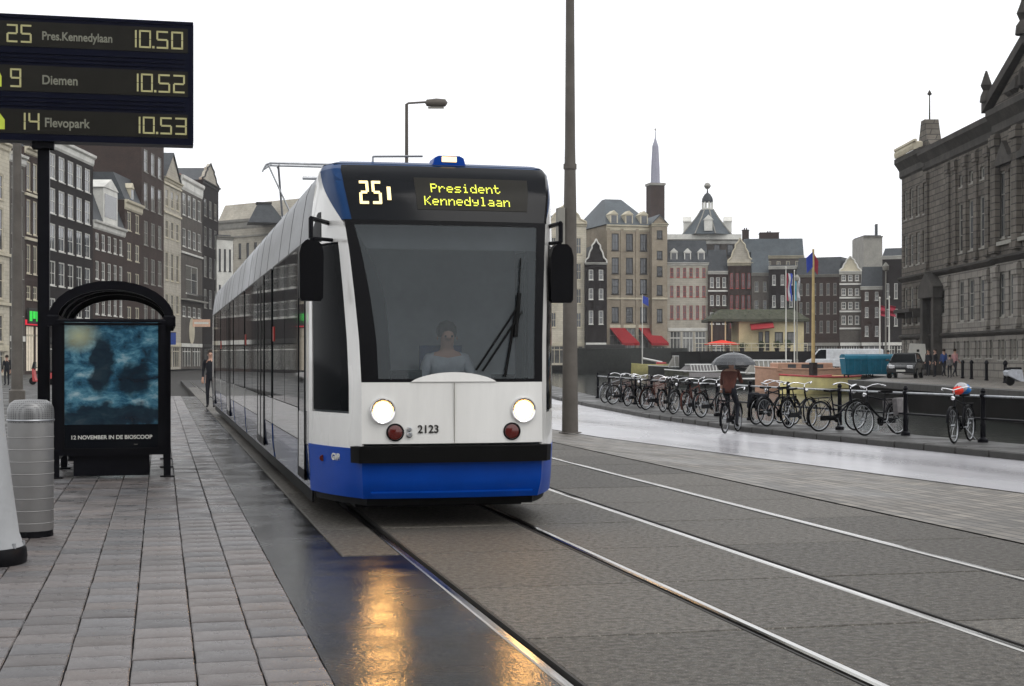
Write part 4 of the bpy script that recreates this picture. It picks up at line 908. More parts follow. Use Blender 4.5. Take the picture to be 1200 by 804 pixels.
t, W, H, ro, Z = house('townhouse', 'grey brick house with white cornice below an orange tiled roof', 'house', (212, 237), lh(212, 237), 212, [(231, 256), (271, 292), (312, 345, 1), (360, 372)], 4, 'brick_grey', 'trim_white', .6, -.09, dict(n=2, frame='trim_white'), roof='shed', rt=183, roofm='red_tile', cornice=1.9, ledges=(299,), group=GL)
MB().box(-.1, W+.1, -.9, -.003, Z(352)-.2, Z(352)).build('balcony_slab', 'trim_grey', t)
m_ = MB(); m_.box(-.1, W+.1, -.9, -.86, Z(346), Z(346)+.06); [m_.box(k*.4, k*.4+.04, -.9, -.86, Z(352), Z(346)) for k in range(int(W/.4))]; m_.build('balcony_railing', 'trim_dark', t)
o = MB().lathe([(1.9, 0), (1.9, .12), (1.5, .14)], 20, (W*.5, -.02, Z(388)), 'y'); o.build('arch_surround', 'trim_cream', t)
m_ = thing('hanging_sign', 'small orange shop sign hanging in front of the arch', 'sign', PX(236, 196, ZY(383, 196))); MB().box(-1.1, 1.1, -.05, .05, 0, .95).build('sign_panel', 'sign_orange', m_); MB().box(1.1, 1.9, -.03, .03, .4, .48).build('bracket', 'trim_dark', m_); MB().box(-.9, .9, -.06, -.052, .35, .6).build('lettering_band', 'trim_white', m_)
m_ = thing('shop_banner', 'dark blue banner on the cream gabled house', 'banner', PX(199, 205, ZY(404, 205))); MB().box(-.8, .8, -.06, .06, 0, 1.6).build('cloth', 'sign_blue', m_); MB().box(-.85, .85, -.04, .04, 1.6, 1.68).build('rod', 'trim_dark', m_)
t, W, H, ro, Z = house('townhouse', 'narrow dark brick corner house with cream gable top', 'house', (237, 256), lh(237, 256), 216, [(236, 256), (268, 290), (302, 326), (340, 362)], 3, 'brick_dark', 'trim_dark', .5, -.09, dict(n=1), roof='bell', rt=192, win_trim='trim_grey', base='stone_pale', group=GL)
# end of the street: pale buildings turned towards the stop
house('stone_building', 'long pale stone building with dark attic, above the tram roof', 'building', (256, 345), (262, 250), 256, [(284, 302), (322, 345), (362, 388)], 9, 'stone_pale', 'trim_grey', .34, 0, dict(n=6), roof='mansard', rt=236, roofm='stone_pale', ledges=(276,), cornice=1.6, depth=16, win_trim='trim_dark')
t, W, H, ro, Z = house('townhouse', 'white painted house with three dark windows beside the corner house', 'house', (254, 273), (238, 240), 277, [(292, 318), (334, 352), (372, 396)], 3, 'trim_white', 'trim_grey', .42, 0, dict(n=1), win_trim='trim_dark', cornice=.6)
t = thing('roof_pavilion', 'dark slate pavilion roof on the pale stone building', 'roof', PX(312, 251, ZY(262, 251)))
MB().add([(-3, -2, 0), (3, -2, 0), (3, 4, 0), (-3, 4, 0), (-1.4, 0, 3.2), (.8, 0, 3.2), (.8, 2, 3.2), (-1.4, 2, 3.2)], [(0, 1, 5, 4), (1, 2, 6, 5), (2, 3, 7, 6), (3, 0, 4, 7), (4, 5, 6, 7), (3, 2, 1, 0)]).build('slate_slope', 'slate_dark', t)
t.name = 'roof_pavilion'; MB().box(-1.6, .9, -.2, 2.1, 3.2, 3.5).build('ridge_cap', 'trim_dark', t)

# ---- far row beyond the canal
ZG = OZ
house('canal_house', 'cream gabled house just right of the tall mast', 'house', (640, 687), (246, 247), 262, [(278, 298), (308, 328), (338, 356), (366, 384)], 3, 'stone_cream', 'trim_cream', .45, ZG, dict(n=2, pane='shop_pane'), roof='bell', rt=238, group=GF)
house('canal_house', 'narrow black house with white sash windows and bell gable', 'house', (686, 711), (246, 246.4), 308, [(316, 328), (338, 351), (364, 380)], 2, 'brick_dark', 'trim_white', .45, ZG, dict(n=1, frame='trim_white', fascia='trim_white'), roof='bell', rt=280, cornice=.3, group=GF)
t, W, H, ro, Z = house('office_building', 'big tan stone building with slate hip roof and red awnings', 'building', (711, 764), (252, 254.1), 264, [(274, 294), (302, 321), (327, 345), (360, 378)], 3, 'brick_tan', 'trim_cream', .5, ZG, dict(n=3, h=6, frame='trim_grey'), roof='hip', rt=228, roofm='slate', cornice=1.0, ledges=(350,), piers=3, depth=18, dorm=3, win_trim='trim_dark')
for xp in (714, 748):
    a = PX(xp, 256).x
    w0 = W*(xp-711)/53; m_ = MB()
    m_.add([(w0, -.05, Z(384)), (w0+2.6, -.05, Z(384)), (w0+4.2, -3, Z(402)), (w0+1.2, -3, Z(402)), (w0+4.2, -3, Z(405)), (w0+1.2, -3, Z(405))], [(1, 0, 3, 2), (2, 3, 5, 4), (0, 5, 3), (1, 2, 4)]); m_.build('awning', 'canvas_red', t)
t, W, H, ro, Z = house('office_building', 'narrow tan stair tower with small gable beside the big tan building', 'building', (764, 782), (252.5, 253), 262, [(270, 280, 1), (294, 304), (312, 324), (334, 346), (362, 378)], 1, 'brick_tan', 'trim_cream', .4, ZG, dict(n=1), roof='gable', rt=252, roofm='slate', ledges=(350,), win_trim='trim_dark')
# spire
D = 330; t = thing('church_tower', 'square brick tower with slender pale spire behind the tan building', 'tower', PX(768, D, ZG))
w = 8.5*D/FPX; zt_ = ZY(218, D)-ZG
MB().box(-w, w, -w, w, 0, zt_).build('tower_shaft', 'brick_brown', t); MB().box(-w-.2, w+.2, -w-.2, w+.2, zt_, zt_+.5).build('parapet', 'trim_grey', t)
z2 = ZY(166, D)-ZG; z3 = ZY(150, D)-ZG
MB().lathe([(1.05, zt_+.5), (.95, zt_+4), (.7, z2-1), (.35, z2), (.12, z2+.8), (.05, z3)], 8).build('spire', 'spire_bloom_pale', t); MB().lathe([(.02, 0), (.25, .25), (.02, .5)], 8, (0, 0, z3-.6)).build('finial', 'trim_grey', t)
house('canal_house', 'beige house with red shutters and white ground floor', 'house', (782, 830), (254, 254.5), 308, [(314, 325), (335, 348), (358, 374)], 6, 'stone_pale', 'trim_white', .5, ZG, dict(n=3, h=5.5), roof='mansard', rt=281, roofm='slate_dark', dorm=3, win_trim='shutter_red', group=GF, cornice=.5)
# domed corner building
t, W, H, ro, Z = house('corner_building', 'corner building with slate pyramid roof and open cupola', 'building', (783, 866), (268, 268), 280, [(286, 300), (312, 326), (338, 352), (364, 378)], 5, 'brick_grey', 'trim_white', .5, ZG, dict(n=3), cornice=.9, depth=16, win_trim='trim_dark')
MB().box(-.3, W+.3, -.9, -.45, H-.15, H+.75).build('white_eaves', 'trim_white', t)
D = 270; c = PX(829, D, 0); z0 = ZY(276, D); z1 = ZY(246, D)
pr = [(29*D/FPX, 0), (22*D/FPX, (z1-z0)*.30), (13*D/FPX, (z1-z0)*.68), (7*D/FPX, z1-z0)]
t2 = thing('cupola_roof', 'slate pyramid roof carrying an open white cupola with ball', 'roof', (c.x, c.y, z0), -YAW+R(10))
MB().lathe([(p[0]*1.05, p[1]) for p in pr], 8).build('slate_slope', 'slate', t2)
for k_ in range(8): a = math.pi*2*k_/8; MB().path([(p[0]*1.06*math.cos(a), p[0]*1.06*math.sin(a), p[1]+.05) for p in pr], .12, 4).build('hip_ridge', 'trim_grey', t2)
hz0 = z1-z0; s_ = D/FPX
MB().lathe([(7*s_, hz0), (7*s_, hz0+.3)], 8).build('cupola_floor', 'trim_white', t2)
for k_ in range(8): a = math.pi*2*k_/8; MB().tube((6*s_*math.cos(a), 6*s_*math.sin(a), hz0+.3), (6*s_*math.cos(a), 6*s_*math.sin(a), hz0+9*s_), .14, n=6).build('cupola_column', 'trim_white', t2)
MB().lathe([(6.8*s_, hz0+9*s_), (6.8*s_, hz0+10.5*s_), (6*s_, hz0+14*s_), (3.6*s_, hz0+18*s_), (1*s_, hz0+20*s_), (.7*s_, hz0+24*s_)], 12).build('cupola_cap', 'slate_dark', t2, True)
MB().lathe([(.3*s_, 0), (2.6*s_, 1.2*s_), (4.2*s_, 4*s_), (2.8*s_, 6.8*s_), (.3*s_, 8*s_)], 14, (0, 0, hz0+24*s_)).build('ball_finial', 'trim_grey', t2, True)
for a_ in (60, 150, 240, 330):
    a = R(a_-10+25); m_ = MB(); x = 24*s_; m_.box(-.7, .7, -.6, .8, .5, 2.4); m_.extr([(-.9, 2.4), (0, 3.3), (.9, 2.4)][::-1], -.7, .8, 'y'); o = m_.build('dormer', 'trim_white', t2); o.location = (x*math.cos(a), x*math.sin(a), 0); o.rotation_euler = (0, 0, a+R(90))
house('canal_house', 'brown brick house with white balcony ledges right of the red shutters', 'house', (830, 853), (254, 254), 318, [(325, 337), (346, 358), (366, 380)], 3, 'brick_brown', 'trim_white', .6, ZG, dict(n=1), roof='mansard', rt=292, ledges=(341,), group=GF)
house('canal_house', 'dark house with red window frames under the white stepped gable', 'house', (853, 882), (253.6, 253), 308, [(320, 338), (346, 362), (370, 384)], 4, 'brick_brown', 'trim_cream', .5, ZG, dict(n=2), roof='bell', rt=279, win_trim='shutter_red', base='stone_pale', group=GF)
house('canal_house', 'grey gabled house with blue-grey rounded roof', 'house', (881, 902), (252, 252), 320, [(330, 342), (352, 364), (374, 386)], 2, 'brick_grey', 'trim_grey', .45, ZG, roof='mansard', rt=294, roofm='slate', group=GF)
t, W, H, ro, Z = house('canal_house', 'long grey attic building with big chimney on its ridge', 'building', (872, 942), (276, 275), 300, [(306, 318), (330, 344), (356, 370)], 6, 'brick_grey', 'trim_cream', .4, ZG, roof='mansard', rt=279, roofm='slate', depth=14, group=GF)
chimney(ro, W*.45, 5, H+2.8, 3.4, 1.6); chimney(ro, W*.05, 5, H+2.8, 1.2, 2.2)
house('canal_house', 'dark brick house with white windows left of the flags', 'house', (901, 933), (251, 250), 312, [(322, 334), (346, 360), (372, 386)], 3, 'brick_dark', 'trim_white', .4, ZG, roof='flat', group=GF)
house('canal_house', 'wide brown brick house behind the boat mast', 'house', (933, 984), (249, 246), 322, [(332, 346), (354, 368), (376, 390)], 6, 'brick_brown', 'trim_grey', .45, ZG, dict(n=4), roof='mansard', rt=301, roofm='slate_dark', cornice=.4, group=GF)
t, W, H, ro, Z = house('canal_house', 'white banded house front with curved gable', 'house', (984, 1009), (245.5, 245), 318, [(322, 329), (338, 346), (354, 362), (370, 380)], 3, 'brick_grey', 'trim_white', .62, ZG, dict(n=2, frame='trim_white'), roof='bell', rt=300, ledges=(333, 349, 365, 385), base='trim_cream', group=GF)
house('canal_house', 'dark brown house right of the white banded front', 'house', (1009, 1034), (244, 243), 336, [(342, 352), (360, 372), (382, 394)], 2, 'brick_brown', 'trim_white', .34, ZG, dict(n=1), roof='mansard', rt=312, roofm='slate_dark', group=GF)
house('canal_house', 'tall dark house next to the museum wing', 'house', (1034, 1066), (241, 239), 300, [(332, 350), (362, 382)], 3, 'brick_dark', 'trim_white', .4, ZG, dict(n=2), roof='mansard', rt=290, group=GF)
t, W, H, ro, Z = house('tower_block', 'plain grey block tower with thin chimney above the houses', 'building', (1012, 1034), (300, 300), 277, [], 2, 'trim_grey', 'trim_grey', .5, ZG, cornice=.2)
MB().box(W*.72, W*.82, 1, 2, H-8, Z(262)).build('chimney', 'slate_dark', ro)

# ================================================================== MUSEUM (right edge), front runs along lat = ML
ML = 29.5
def md(px): return ML*FPX/(px-600)
D0, D1 = 116.2, 60          # far and near end
mu = thing('museum_building', 'huge dark stone neoclassical building with pediment at right edge', 'building', C(ML, D0, OZ), math.atan2((Fv*-1).y, (Fv*-1).x))
# local x runs from the far end to the near end; local y into the building (away from the canal)
def mx_(px): return D0-md(px)
def mz(px, py): return ZY(py, md(px))-OZ
HC = ZY(139, 95)-OZ; L_ = D0-D1
zc1 = mz(1200, 299); zc2 = mz(1200, 388)
# three stretches: end wing, entrance + long front, pedimented centre
wingx = mx_(1084); cx0 = D0-92.7; cx1 = cx0+13.0
def mwin(root, x, z, w, h, fm='museum_trim', bars=(1, 2), y=0): return add_window(root, x, z, w, h, fm, 'window_pane', bars, True, y)
def stretch(x0, x1, y, ops, name, mat_up='museum_stone', zt=HC):
    lo = [(a-x0, b-x0, c, d) for a, b, c, d in ops if c < zc2-.1]; mi = [(a-x0, b-x0, c, d) for a, b, c, d in ops if zc2-.1 <= c < zc1]; up = [(a-x0, b-x0, c, d) for a, b, c, d in ops if c >= zc1]
    for nm, o_, z0, z1, mt in (('base_wall', lo, 0, zc2, 'museum_base'), ('lower_wall', mi, zc2, zc1, 'museum_base' if mat_up == 'museum_stone' and name != 'wing' else mat_up), ('upper_wall', up, zc1, zt, mat_up)):
        m_ = MB(); facade(m_, x1-x0, z0, z1, o_, 0, .24); W_ = x1-x0
        m_.quad((0, 14, z0), (0, 0, z0), (0, 0, z1), (0, 14, z1)); m_.quad((W_, 0, z0), (W_, 14, z0), (W_, 14, z1), (W_, 0, z1)); m_.quad((0, 0, z1), (W_, 0, z1), (W_, 14, z1), (0, 14, z1))
        o = m_.build(nm, mt, mu); o.location = (x0, y, 0)
        for a, b, c, d in o_: w_ = mwin(o, a, c, b-a, d-c, 'trim_grey', (1, 0) if d-c < 1.5 else (1, 2), .06)
    for z, h_, pr_ in ((zc2, .35, .22), (zc1, .45, .30)):
        m_ = MB().extr([(y-.003, z-h_*.6), (y-pr_*.6, z-h_*.3), (y-pr_, z), (y-pr_, z+h_*.3), (y-.003, z+h_*.45)], x0-.15, x1+.15, 'x'); m_.build('string_course', 'museum_trim', mu)
    m_ = MB().extr([(y-.003, zt-1.5), (y-.12, zt-1.35), (y-.12, zt-.9), (y-.35, zt-.55), (y-.5, zt-.35), (y-.5, zt), (y-.003, zt+.15)], x0-.3, x1+.3, 'x'); m_.build('cornice', 'museum_trim', mu)
def tall(x, w, z0, z1): return (x-w/2, x+w/2, z0, z1)
# far wing
ops = []
for x in (1.1, 2.8, 4.6, 6.4): ops += [tall(x, 1.0, zc2+.9, zc2+3.7), tall(x, 1.0, zc1+.9, zc1+3.2), tall(x, .9, zc1+4.4, zc1+6.6), tall(x, .9, .9, 2.6)]
stretch(0, wingx, -.02, ops, 'wing', zt=HC+.2)
# balcony brackets on wing
m_ = MB(); m_.box(1, wingx-1, -.9, -.025, zc1-2.6, zc1-2.35); [m_.box(x, x+.25, -.8, -.025, zc1-3.0, zc1-2.6) for x in (1.5, 4, 6)]; m_.build('balcony', 'museum_trim', mu)
for x in (.9, wingx-.9): MB().cham(x-.3, x+.3, -.6, .0, HC+.2, HC+.8, .1).build('white_ornament', 'trim_cream', mu)
m_ = MB(); m_.box(.3, wingx-.3, -.7, -.5, HC+.75, HC+.9); [m_.lathe([(.09, 0), (.14, .3), (.07, .5), (.1, .55)], 8, (x, -.6, HC+.2)) for x in [.5+.45*k for k in range(int((wingx-1)/.45))]]; m_.build('balustrade', 'trim_cream', mu)
# end gable with chimney spike
zg0 = HC; xg = mx_(1078)
m_ = MB().extr([(xg-2.6, zg0), (xg+2.6, zg0), (xg+1.2, zg0+.9), (xg+.7, zg0+2.0), (xg+.55, mz(1080, 140)), (xg-.45, mz(1080, 140)), (xg-.6, zg0+2.0), (xg-1.1, zg0+.9)][::-1], .2, 1.2, 'y'); m_.build('dutch_gable', 'museum_stone', mu)
MB().lathe([(.06, 0), (.04, 1.8), (.18, 1.9), (.02, 2.2)], 8, (xg, .7, mz(1080, 140))).build('finial', 'museum_trim', mu)
# main front
ops = []; xe = mx_(1096)
for px in (1126, 1138, 1151):
    x = mx_(px); ops += [tall(x, 1.35, zc1+1.0, zc1+4.3), tall(x, .9, zc1+5.3, zc1+6.1), tall(x, 1.35, zc2+.8, zc1-.8)]
for px in (1119, 1131, 1144, 1157): x = mx_(px); ops.append(tall(x, .62, zc2-1.55, zc2-.45)); ops.append(tall(x+.8, .62, zc2-1.55, zc2-.45))
ops.append(tall(mx_(1104), 1.3, zc2+1.4, zc1-1.2)); 
stretch(wingx, cx0, 0, ops, 'main')
# pilasters with capitals
def pil(x, y, z0, z1, w=.8, pr_=.28, mt='museum_stone', nm='pilaster'):
    m_ = MB().box(x-w/2, x+w/2, y-pr_, y-.003, z0, z1); m_.box(x-w*.62, x+w*.62, y-pr_-.1, y-.003, z1-.75, z1-.15); m_.box(x-w*.6, x+w*.6, y-pr_-.08, y-.003, z0, z0+.4); return m_.build(nm, mt, mu)
for px in (1087, 1112, 1120, 1132, 1144.5, 1158): pil(mx_(px), 0, zc1+.35, HC-1.6, .7, .13)
for px in (1087, 1112, 1158): pil(mx_(px), 0, zc2+.3, zc1-.35, .7, .15, 'museum_base')
# portal: tall dark doorway with surround
mb = MB(); mb.box(xe-1.1, xe+1.1, -.06, -.004, .25, 5.2); po = mb.build('portal_door', 'trim_dark', mu)
mb = MB(); mb.box(xe-1.7, xe-1.1, -.6, -.004, 0, 5.4); mb.box(xe+1.1, xe+1.7, -.6, -.004, 0, 5.4); mb.box(xe-1.9, xe+1.9, -.7, -.004, 5.4, 6.1); mb.extr([(xe-2.1, 6.1), (xe+2.1, 6.1), (xe, 7.2)][::-1], -.7, -.004, 'y'); mb.build('portal_surround', 'museum_trim', mu)
for k_ in range(3): MB().box(xe-2.2+k_*.1, xe+2.2-k_*.1, -1.6+k_*.35, -.61, .13*k_, .13*(k_+1)).build('step', 'museum_trim', mu)
# pedimented centre, projecting
ops = []; n = 3; W_ = cx1-cx0
for k_ in range(n):
    x = cx0+W_*(k_+.5)/n
    for dx in (-.95, .95): ops += [tall(x+dx, 1.15, zc2+.9, zc1-.8)]
    ops += [tall(x-.95, 1.2, zc1+1.2, zc1+5.2), tall(x+.95, 1.2, zc1+1.2, zc1+5.2)]
    for dx in (-1.3, -.5, .9, 1.7): ops.append(tall(x+dx, .66, zc2-1.65, zc2-.45))
stretch(cx0, cx1, -.35, ops, 'centre', zt=HC+.1)
for k_ in range(n+1): x = cx0+W_*k_/n; x = min(max(x, cx0+.5), cx1-.5); pil(x, -.35, zc1+.35, HC-1.4, .95, .3); pil(x, -.35, zc2+.3, zc1-.35, .8, .2, 'museum_base')
for k_ in range(n):
    x = cx0+W_*(k_+.5)/n
    MB().box(x-2.0, x+2.0, -.65, -.354, zc1+5.5, zc1+5.9).build('window_hood', 'museum_trim', mu)
    MB().box(x-1.9, x+1.9, -.6, -.354, zc1+.75, zc1+.98).build('window_ledge', 'trim_grey', mu)
    m_ = MB(); m_.extr([(x-1.1, zc1+5.9), (x+1.1, zc1+5.9), (x, zc1+6.9)][::-1], -.65, -.354, 'y'); m_.build('small_pediment', 'museum_trim', mu)
xm = (cx0+cx1)/2; hp = 2.75; y_ = -.35
MB().extr([(cx0-.2, HC+.1), (cx1+.2, HC+.1), (xm, HC+hp)][::-1], y_-.15, 10, 'y').build('pediment_field', 'museum_stone', mu)
for s in (-1, 1):
    e = xm+s*(W_/2+1.1); m_ = MB(); q = [(e, HC+.12), (xm, HC+hp+.15), (xm, HC+hp+.75), (e, HC+.72)]; m_.extr(q if s > 0 else q[::-1], y_-.5, 10.1, 'y'); m_.build('raking_cornice', 'museum_trim', mu)
MB().lathe([(.5, 0), (.45, .5), (.25, .8), (.42, 1.2), (.2, 1.8), (.05, 2.4)], 10, (xm, y_-.4, HC+hp+.6)).build('apex_ornament', 'museum_trim', mu, True)
for s in (-1, 1): MB().lathe([(.4, 0), (.34, .4), (.2, .7), (.34, 1.0), (.05, 1.9)], 10, (xm+s*(W_/2+.4), y_-.4, HC+.7)).build('corner_ornament', 'museum_trim', mu, True)
rr = random.Random(4)
m_ = MB()
for k_ in range(26):
    x = xm+rr.uniform(-5, 5); zmx = (1-abs(x-xm)/(W_/2))*hp-.7
    if zmx > .4: m_.lathe([(.05, 0), (.28, .2), (.22, zmx*.5), (.16, zmx*.7), (.02, zmx*.8)], 7, (x, y_-.18, HC+.45))
m_.build('pediment_relief', 'museum_trim', mu, True, kind='stuff')
# near end stretch beyond the frame edge and roof
ops = []
for k_ in range(4):
    x = cx1+1.4+k_*2.1
    if x < L_-1: ops += [tall(x, 1.25, zc1+1.0, zc1+4.3), tall(x, 1.15, zc2+.8, zc1-.8)]
stretch(cx1, L_, 0, ops, 'main')
MB().add([(0, .5, HC+.3), (L_, .5, HC+.3), (L_, 14, HC+.3), (0, 14, HC+.3), (3, 5, HC+2.6), (L_-3, 5, HC+2.6), (L_-3, 10, HC+2.6), (3, 10, HC+2.6)], [(0, 1, 5, 4), (1, 2, 6, 5), (2, 3, 7, 6), (3, 0, 4, 7), (4, 5, 6, 7)]).build('roof', 'slate_dark', mu)
x = mx_(1108); MB().box(x-1.6, x+1.2, 3, 5, HC+1, mz(1105, 157)).build('chimney', 'museum_stone', mu)
# street end that the tram hides from the stop
for i, (a, b, tp, wl_, tr_, lab) in enumerate([(348, 396, 288, 'brick_brown', 'trim_white', 'brown house at the far street end behind the tram, leftmost'), (396, 452, 280, 'brick_grey', 'trim_cream', 'wide grey house at the far street end behind the tram'),
        (452, 506, 296, 'brick_dark', 'trim_white', 'dark house at the far street end behind the tram'), (506, 572, 284, 'stone_pale', 'trim_cream', 'pale stone house at the far street end behind the tram'), (572, 640, 292, 'brick_red', 'trim_white', 'red brick house at the far end, behind the tram front')]):
    house('townhouse', lab, 'house', (a, b), (262, 262), tp, [(tp+14, tp+32), (tp+44, tp+62), (tp+74, tp+90), (tp+102, tp+116)], 5, wl_, tr_, .5, 0, dict(n=3), roof=('mansard', 'flat')[i % 2], rt=tp-18, group='houses at the street end behind the tram')
# ================================================================== QUAY RAILING
def railpt(px, w=1.40):
    pl = offs(KE, w)
    for a, b in zip(pl, pl[1:]):
        for k_ in range(60):
            p = a.lerp(b, k_/60); d = p.dot(Fv)
            if d > 12 and 600+FPX*p.dot(Rv)/d <= px: return p, (b-a).normalized(), d
    return p, (b-a).normalized(), d
rl = thing('quay_railing', 'black iron railing with two rails along the canal edge behind the bicycles', 'railing', (0, 0, 0))
rp = offs(KE, 1.40); pts = []; acc = 0
ZR = KZ-.004
post = MB().lathe([(.10, 0), (.10, .06), (.055, .10), (.05, .30), (.06, .33), (.05, .36), (.045, .86), (.065, .89), (.065, .93), (.04, .96), (.055, 1.0), (.03, 1.05), (.005, 1.06)], 12).mesh('railing_post', 'black_metal', True)
seq = [rp[2].lerp(rp[3], .3)]+rp[3:8]
for a, b in zip(seq, seq[1:]):
    L = (b-a).length; t = (b-a).normalized(); s_ = acc
    while s_ < L: p = a+t*s_; pts.append(p); s_ += 2.75
    acc = s_-L
for p in pts: link('railing_post', post, rl, (p.x, p.y, ZR))
for z in (.90, .46):
    m_ = MB()
    for a, b in zip(pts, pts[1:]): m_.tube((a.x, a.y, ZR+z), (b.x, b.y, ZR+z), .024, n=8)
    m_.build('rail', 'black_metal' if z < .6 else 'steel', rl)
# ================================================================== BICYCLES
BM = {}
def bikemesh(color):
    if color in BM: return BM[color]
    WR = .345; r = {}
    m_ = MB(); m_.torus(WR-.018, .019, 30, 7, (0, 0, 0), 'y'); r['tyre'] = m_.mesh('tyre', 'rubber', True)
    m_ = MB(); m_.torus(WR-.045, .011, 30, 5, (0, 0, 0), 'y'); m_.tube((0, -.04, 0), (0, .04, 0), .022, n=8)
    for i in range(14): a = 2*math.pi*i/14; m_.tube((0, (-.02 if i % 2 else .02), 0), ((WR-.05)*math.cos(a), 0, (WR-.05)*math.sin(a)), .0022, n=3, cap=False)
    r['rim'] = m_.mesh('rim', 'steel', True)
    m_ = MB(); BB = (-.08, 0, .29); ST = (-.22, 0, .80); HT = (.36, 0, .84); HB = (.40, 0, .68); RA = (-.54, 0, .345); FA = (.56, 0, .345)
    m_.path([BB, ST], .018, 8); m_.path([(-.20, 0, .74), HT], .016, 8) if color != 'omafiets' else m_.path([(-.16, 0, .60), (.1, 0, .55), HB], .018, 8)
    m_.path([BB, HB], .020, 8); m_.path([HT, HB], .022, 8); m_.path([HT, (.355, 0, .95)], .016, 8); m_.path([ST, (-.235, 0, .90)], .013, 8)
    for s in (-1, 1):
        m_.path([(BB[0], s*.02, BB[2]), (RA[0], s*.06, RA[2])], .010, 6); m_.path([(-.205, s*.02, .76), (RA[0], s*.06, RA[2])], .008, 6)
        m_.path([(.405, s*.03, .67), (.45, s*.05, .52), (FA[0], s*.055, FA[2])], .011, 6)
    r['frame'] = m_.mesh('frame', BCOL[color], True)
    m_ = MB(); m_.path([(.355, 0, .95), (.375, 0, 1.02), (.36, -.15, 1.06), (.28, -.25, 1.07), (.16, -.28, 1.04)], .011, 8); m_.path([(.375, 0, 1.02), (.36, .15, 1.06), (.28, .25, 1.07), (.16, .28, 1.04)], .011, 8)
    m_.path([(.20, -.275, 1.05), (.09, -.285, 1.02)], .017, 8); m_.path([(.20, .275, 1.05), (.09, .285, 1.02)], .017, 8); r['handlebar'] = m_.mesh('handlebar', 'chrome', True)
    m_ = MB(); m_.add([(-.38, -.10, .93), (-.38, .10, .93), (-.20, .075, .94), (-.02, .022, .935), (-.02, -.022, .935), (-.20, -.075, .94), (-.37, -.09, .885), (-.37, .09, .885), (-.20, .06, .89), (-.04, .015, .90), (-.04, -.015, .90), (-.20, -.06, .89)],
        [(0, 5, 4, 3, 2, 1), (6, 7, 8, 9, 10, 11), (0, 1, 7, 6), (1, 2, 8, 7), (2, 3, 9, 8), (3, 4, 10, 9), (4, 5, 11, 10), (5, 0, 6, 11)]); r['saddle'] = m_.mesh('saddle', 'black_plastic', True)
    for cx, a0, a1, kn_ in ((-.54, 20, 205, 'rear_mudguard'), (.56, 10, 150, 'front_mudguard')):
        pv = None; m_ = MB()
        for i in range(11):
            a = R(a0+(a1-a0)*i/10); p = (cx+.375*math.cos(a), 0, .345+.375*math.sin(a))
            if pv: m_.add([(pv[0], -.028, pv[2]), (pv[0], .028, pv[2]), (p[0], .028, p[2]), (p[0], -.028, p[2])], [(0, 1, 2, 3), (3, 2, 1, 0)])
            pv = p
        r[kn_] = m_.mesh('mudguard', BCOL[color])
    m_ = MB(); m_.box(-.56, .04, -.062, -.040, .25, .36); m_.lathe([(.10, -.062), (.10, -.040)], 16, (-.06, 0, .30), 'y'); r['chain_guard'] = m_.mesh('chain_guard', 'black_plastic')
    m_ = MB(); m_.tube((-.08, -.1, .29), (-.08, .1, .29), .014, n=6); m_.path([(-.08, -.1, .29), (-.02, -.11, .13)], .010, 6); m_.path([(-.08, .1, .29), (-.14, .11, .45)], .010, 6)
    m_.box(-.07, .03, -.20, -.11, .12, .14); m_.box(-.19, -.09, .11, .20, .44, .46); r['crank'] = m_.mesh('crank', 'steel')
    m_ = MB(); [m_.path([(-.26, y, .755), (-.72, y, .745)], .007, 5) for y in (-.06, 0, .06)]; m_.path([(-.72, -.06, .745), (-.72, .06, .745)], .007, 5); m_.path([(-.66, -.06, .745), (-.54, -.06, .345)], .006, 5); m_.path([(-.66, .06, .745), (-.54, .06, .345)], .006, 5)
    m_.box(-.755, -.735, -.03, .03, .66, .72); r['rack'] = m_.mesh('rack', 'black_metal')
    m_ = MB(); m_.lathe([(.005, -.05), (.035, -.03), (.042, .02), (.005, .03)], 10, (.45, 0, .87), 'x'); r['headlamp'] = m_.mesh('headlamp', 'chrome', True)
    m_ = MB(); m_.path([(-.12, .05, .27), (-.20, .22, .02)], .010, 6); r['kickstand'] = m_.mesh('kickstand', 'steel')
    BM[color] = r; return r
BCOL = {'black': 'black_metal', 'omafiets': 'black_metal', 'pale': 'steel', 'red': 'jacket_brown', 'green': 'trim_dark'}
def bike(label, loc, rz, color='black', lean=R(7), steer=0, group='bicycles parked along the quay railing', name='parked_bicycle', stand=True):
    t = thing(name, label, 'bicycle', loc, 0, group); t.rotation_euler = (lean, 0, rz); r = bikemesh(color)
    for k_ in ('frame', 'saddle', 'chain_guard', 'crank', 'rack'): link(k_, r[k_], t)
    link('mudguard', r['rear_mudguard'], t); link('mudguard', r['front_mudguard'], t)
    hb = link('handlebar', r['handlebar'], t); link('headlamp', r['headlamp'], hb)
    if stand: link('kickstand', r['kickstand'], t)
    for x in (-.54, .56): w_ = link('wheel', r['tyre'], t, (x, 0, .345)); link('rim', r['rim'], w_)
    return t
def camrz(a): return -YAW+R(90)-a     # heading measured clockwise from the line of sight
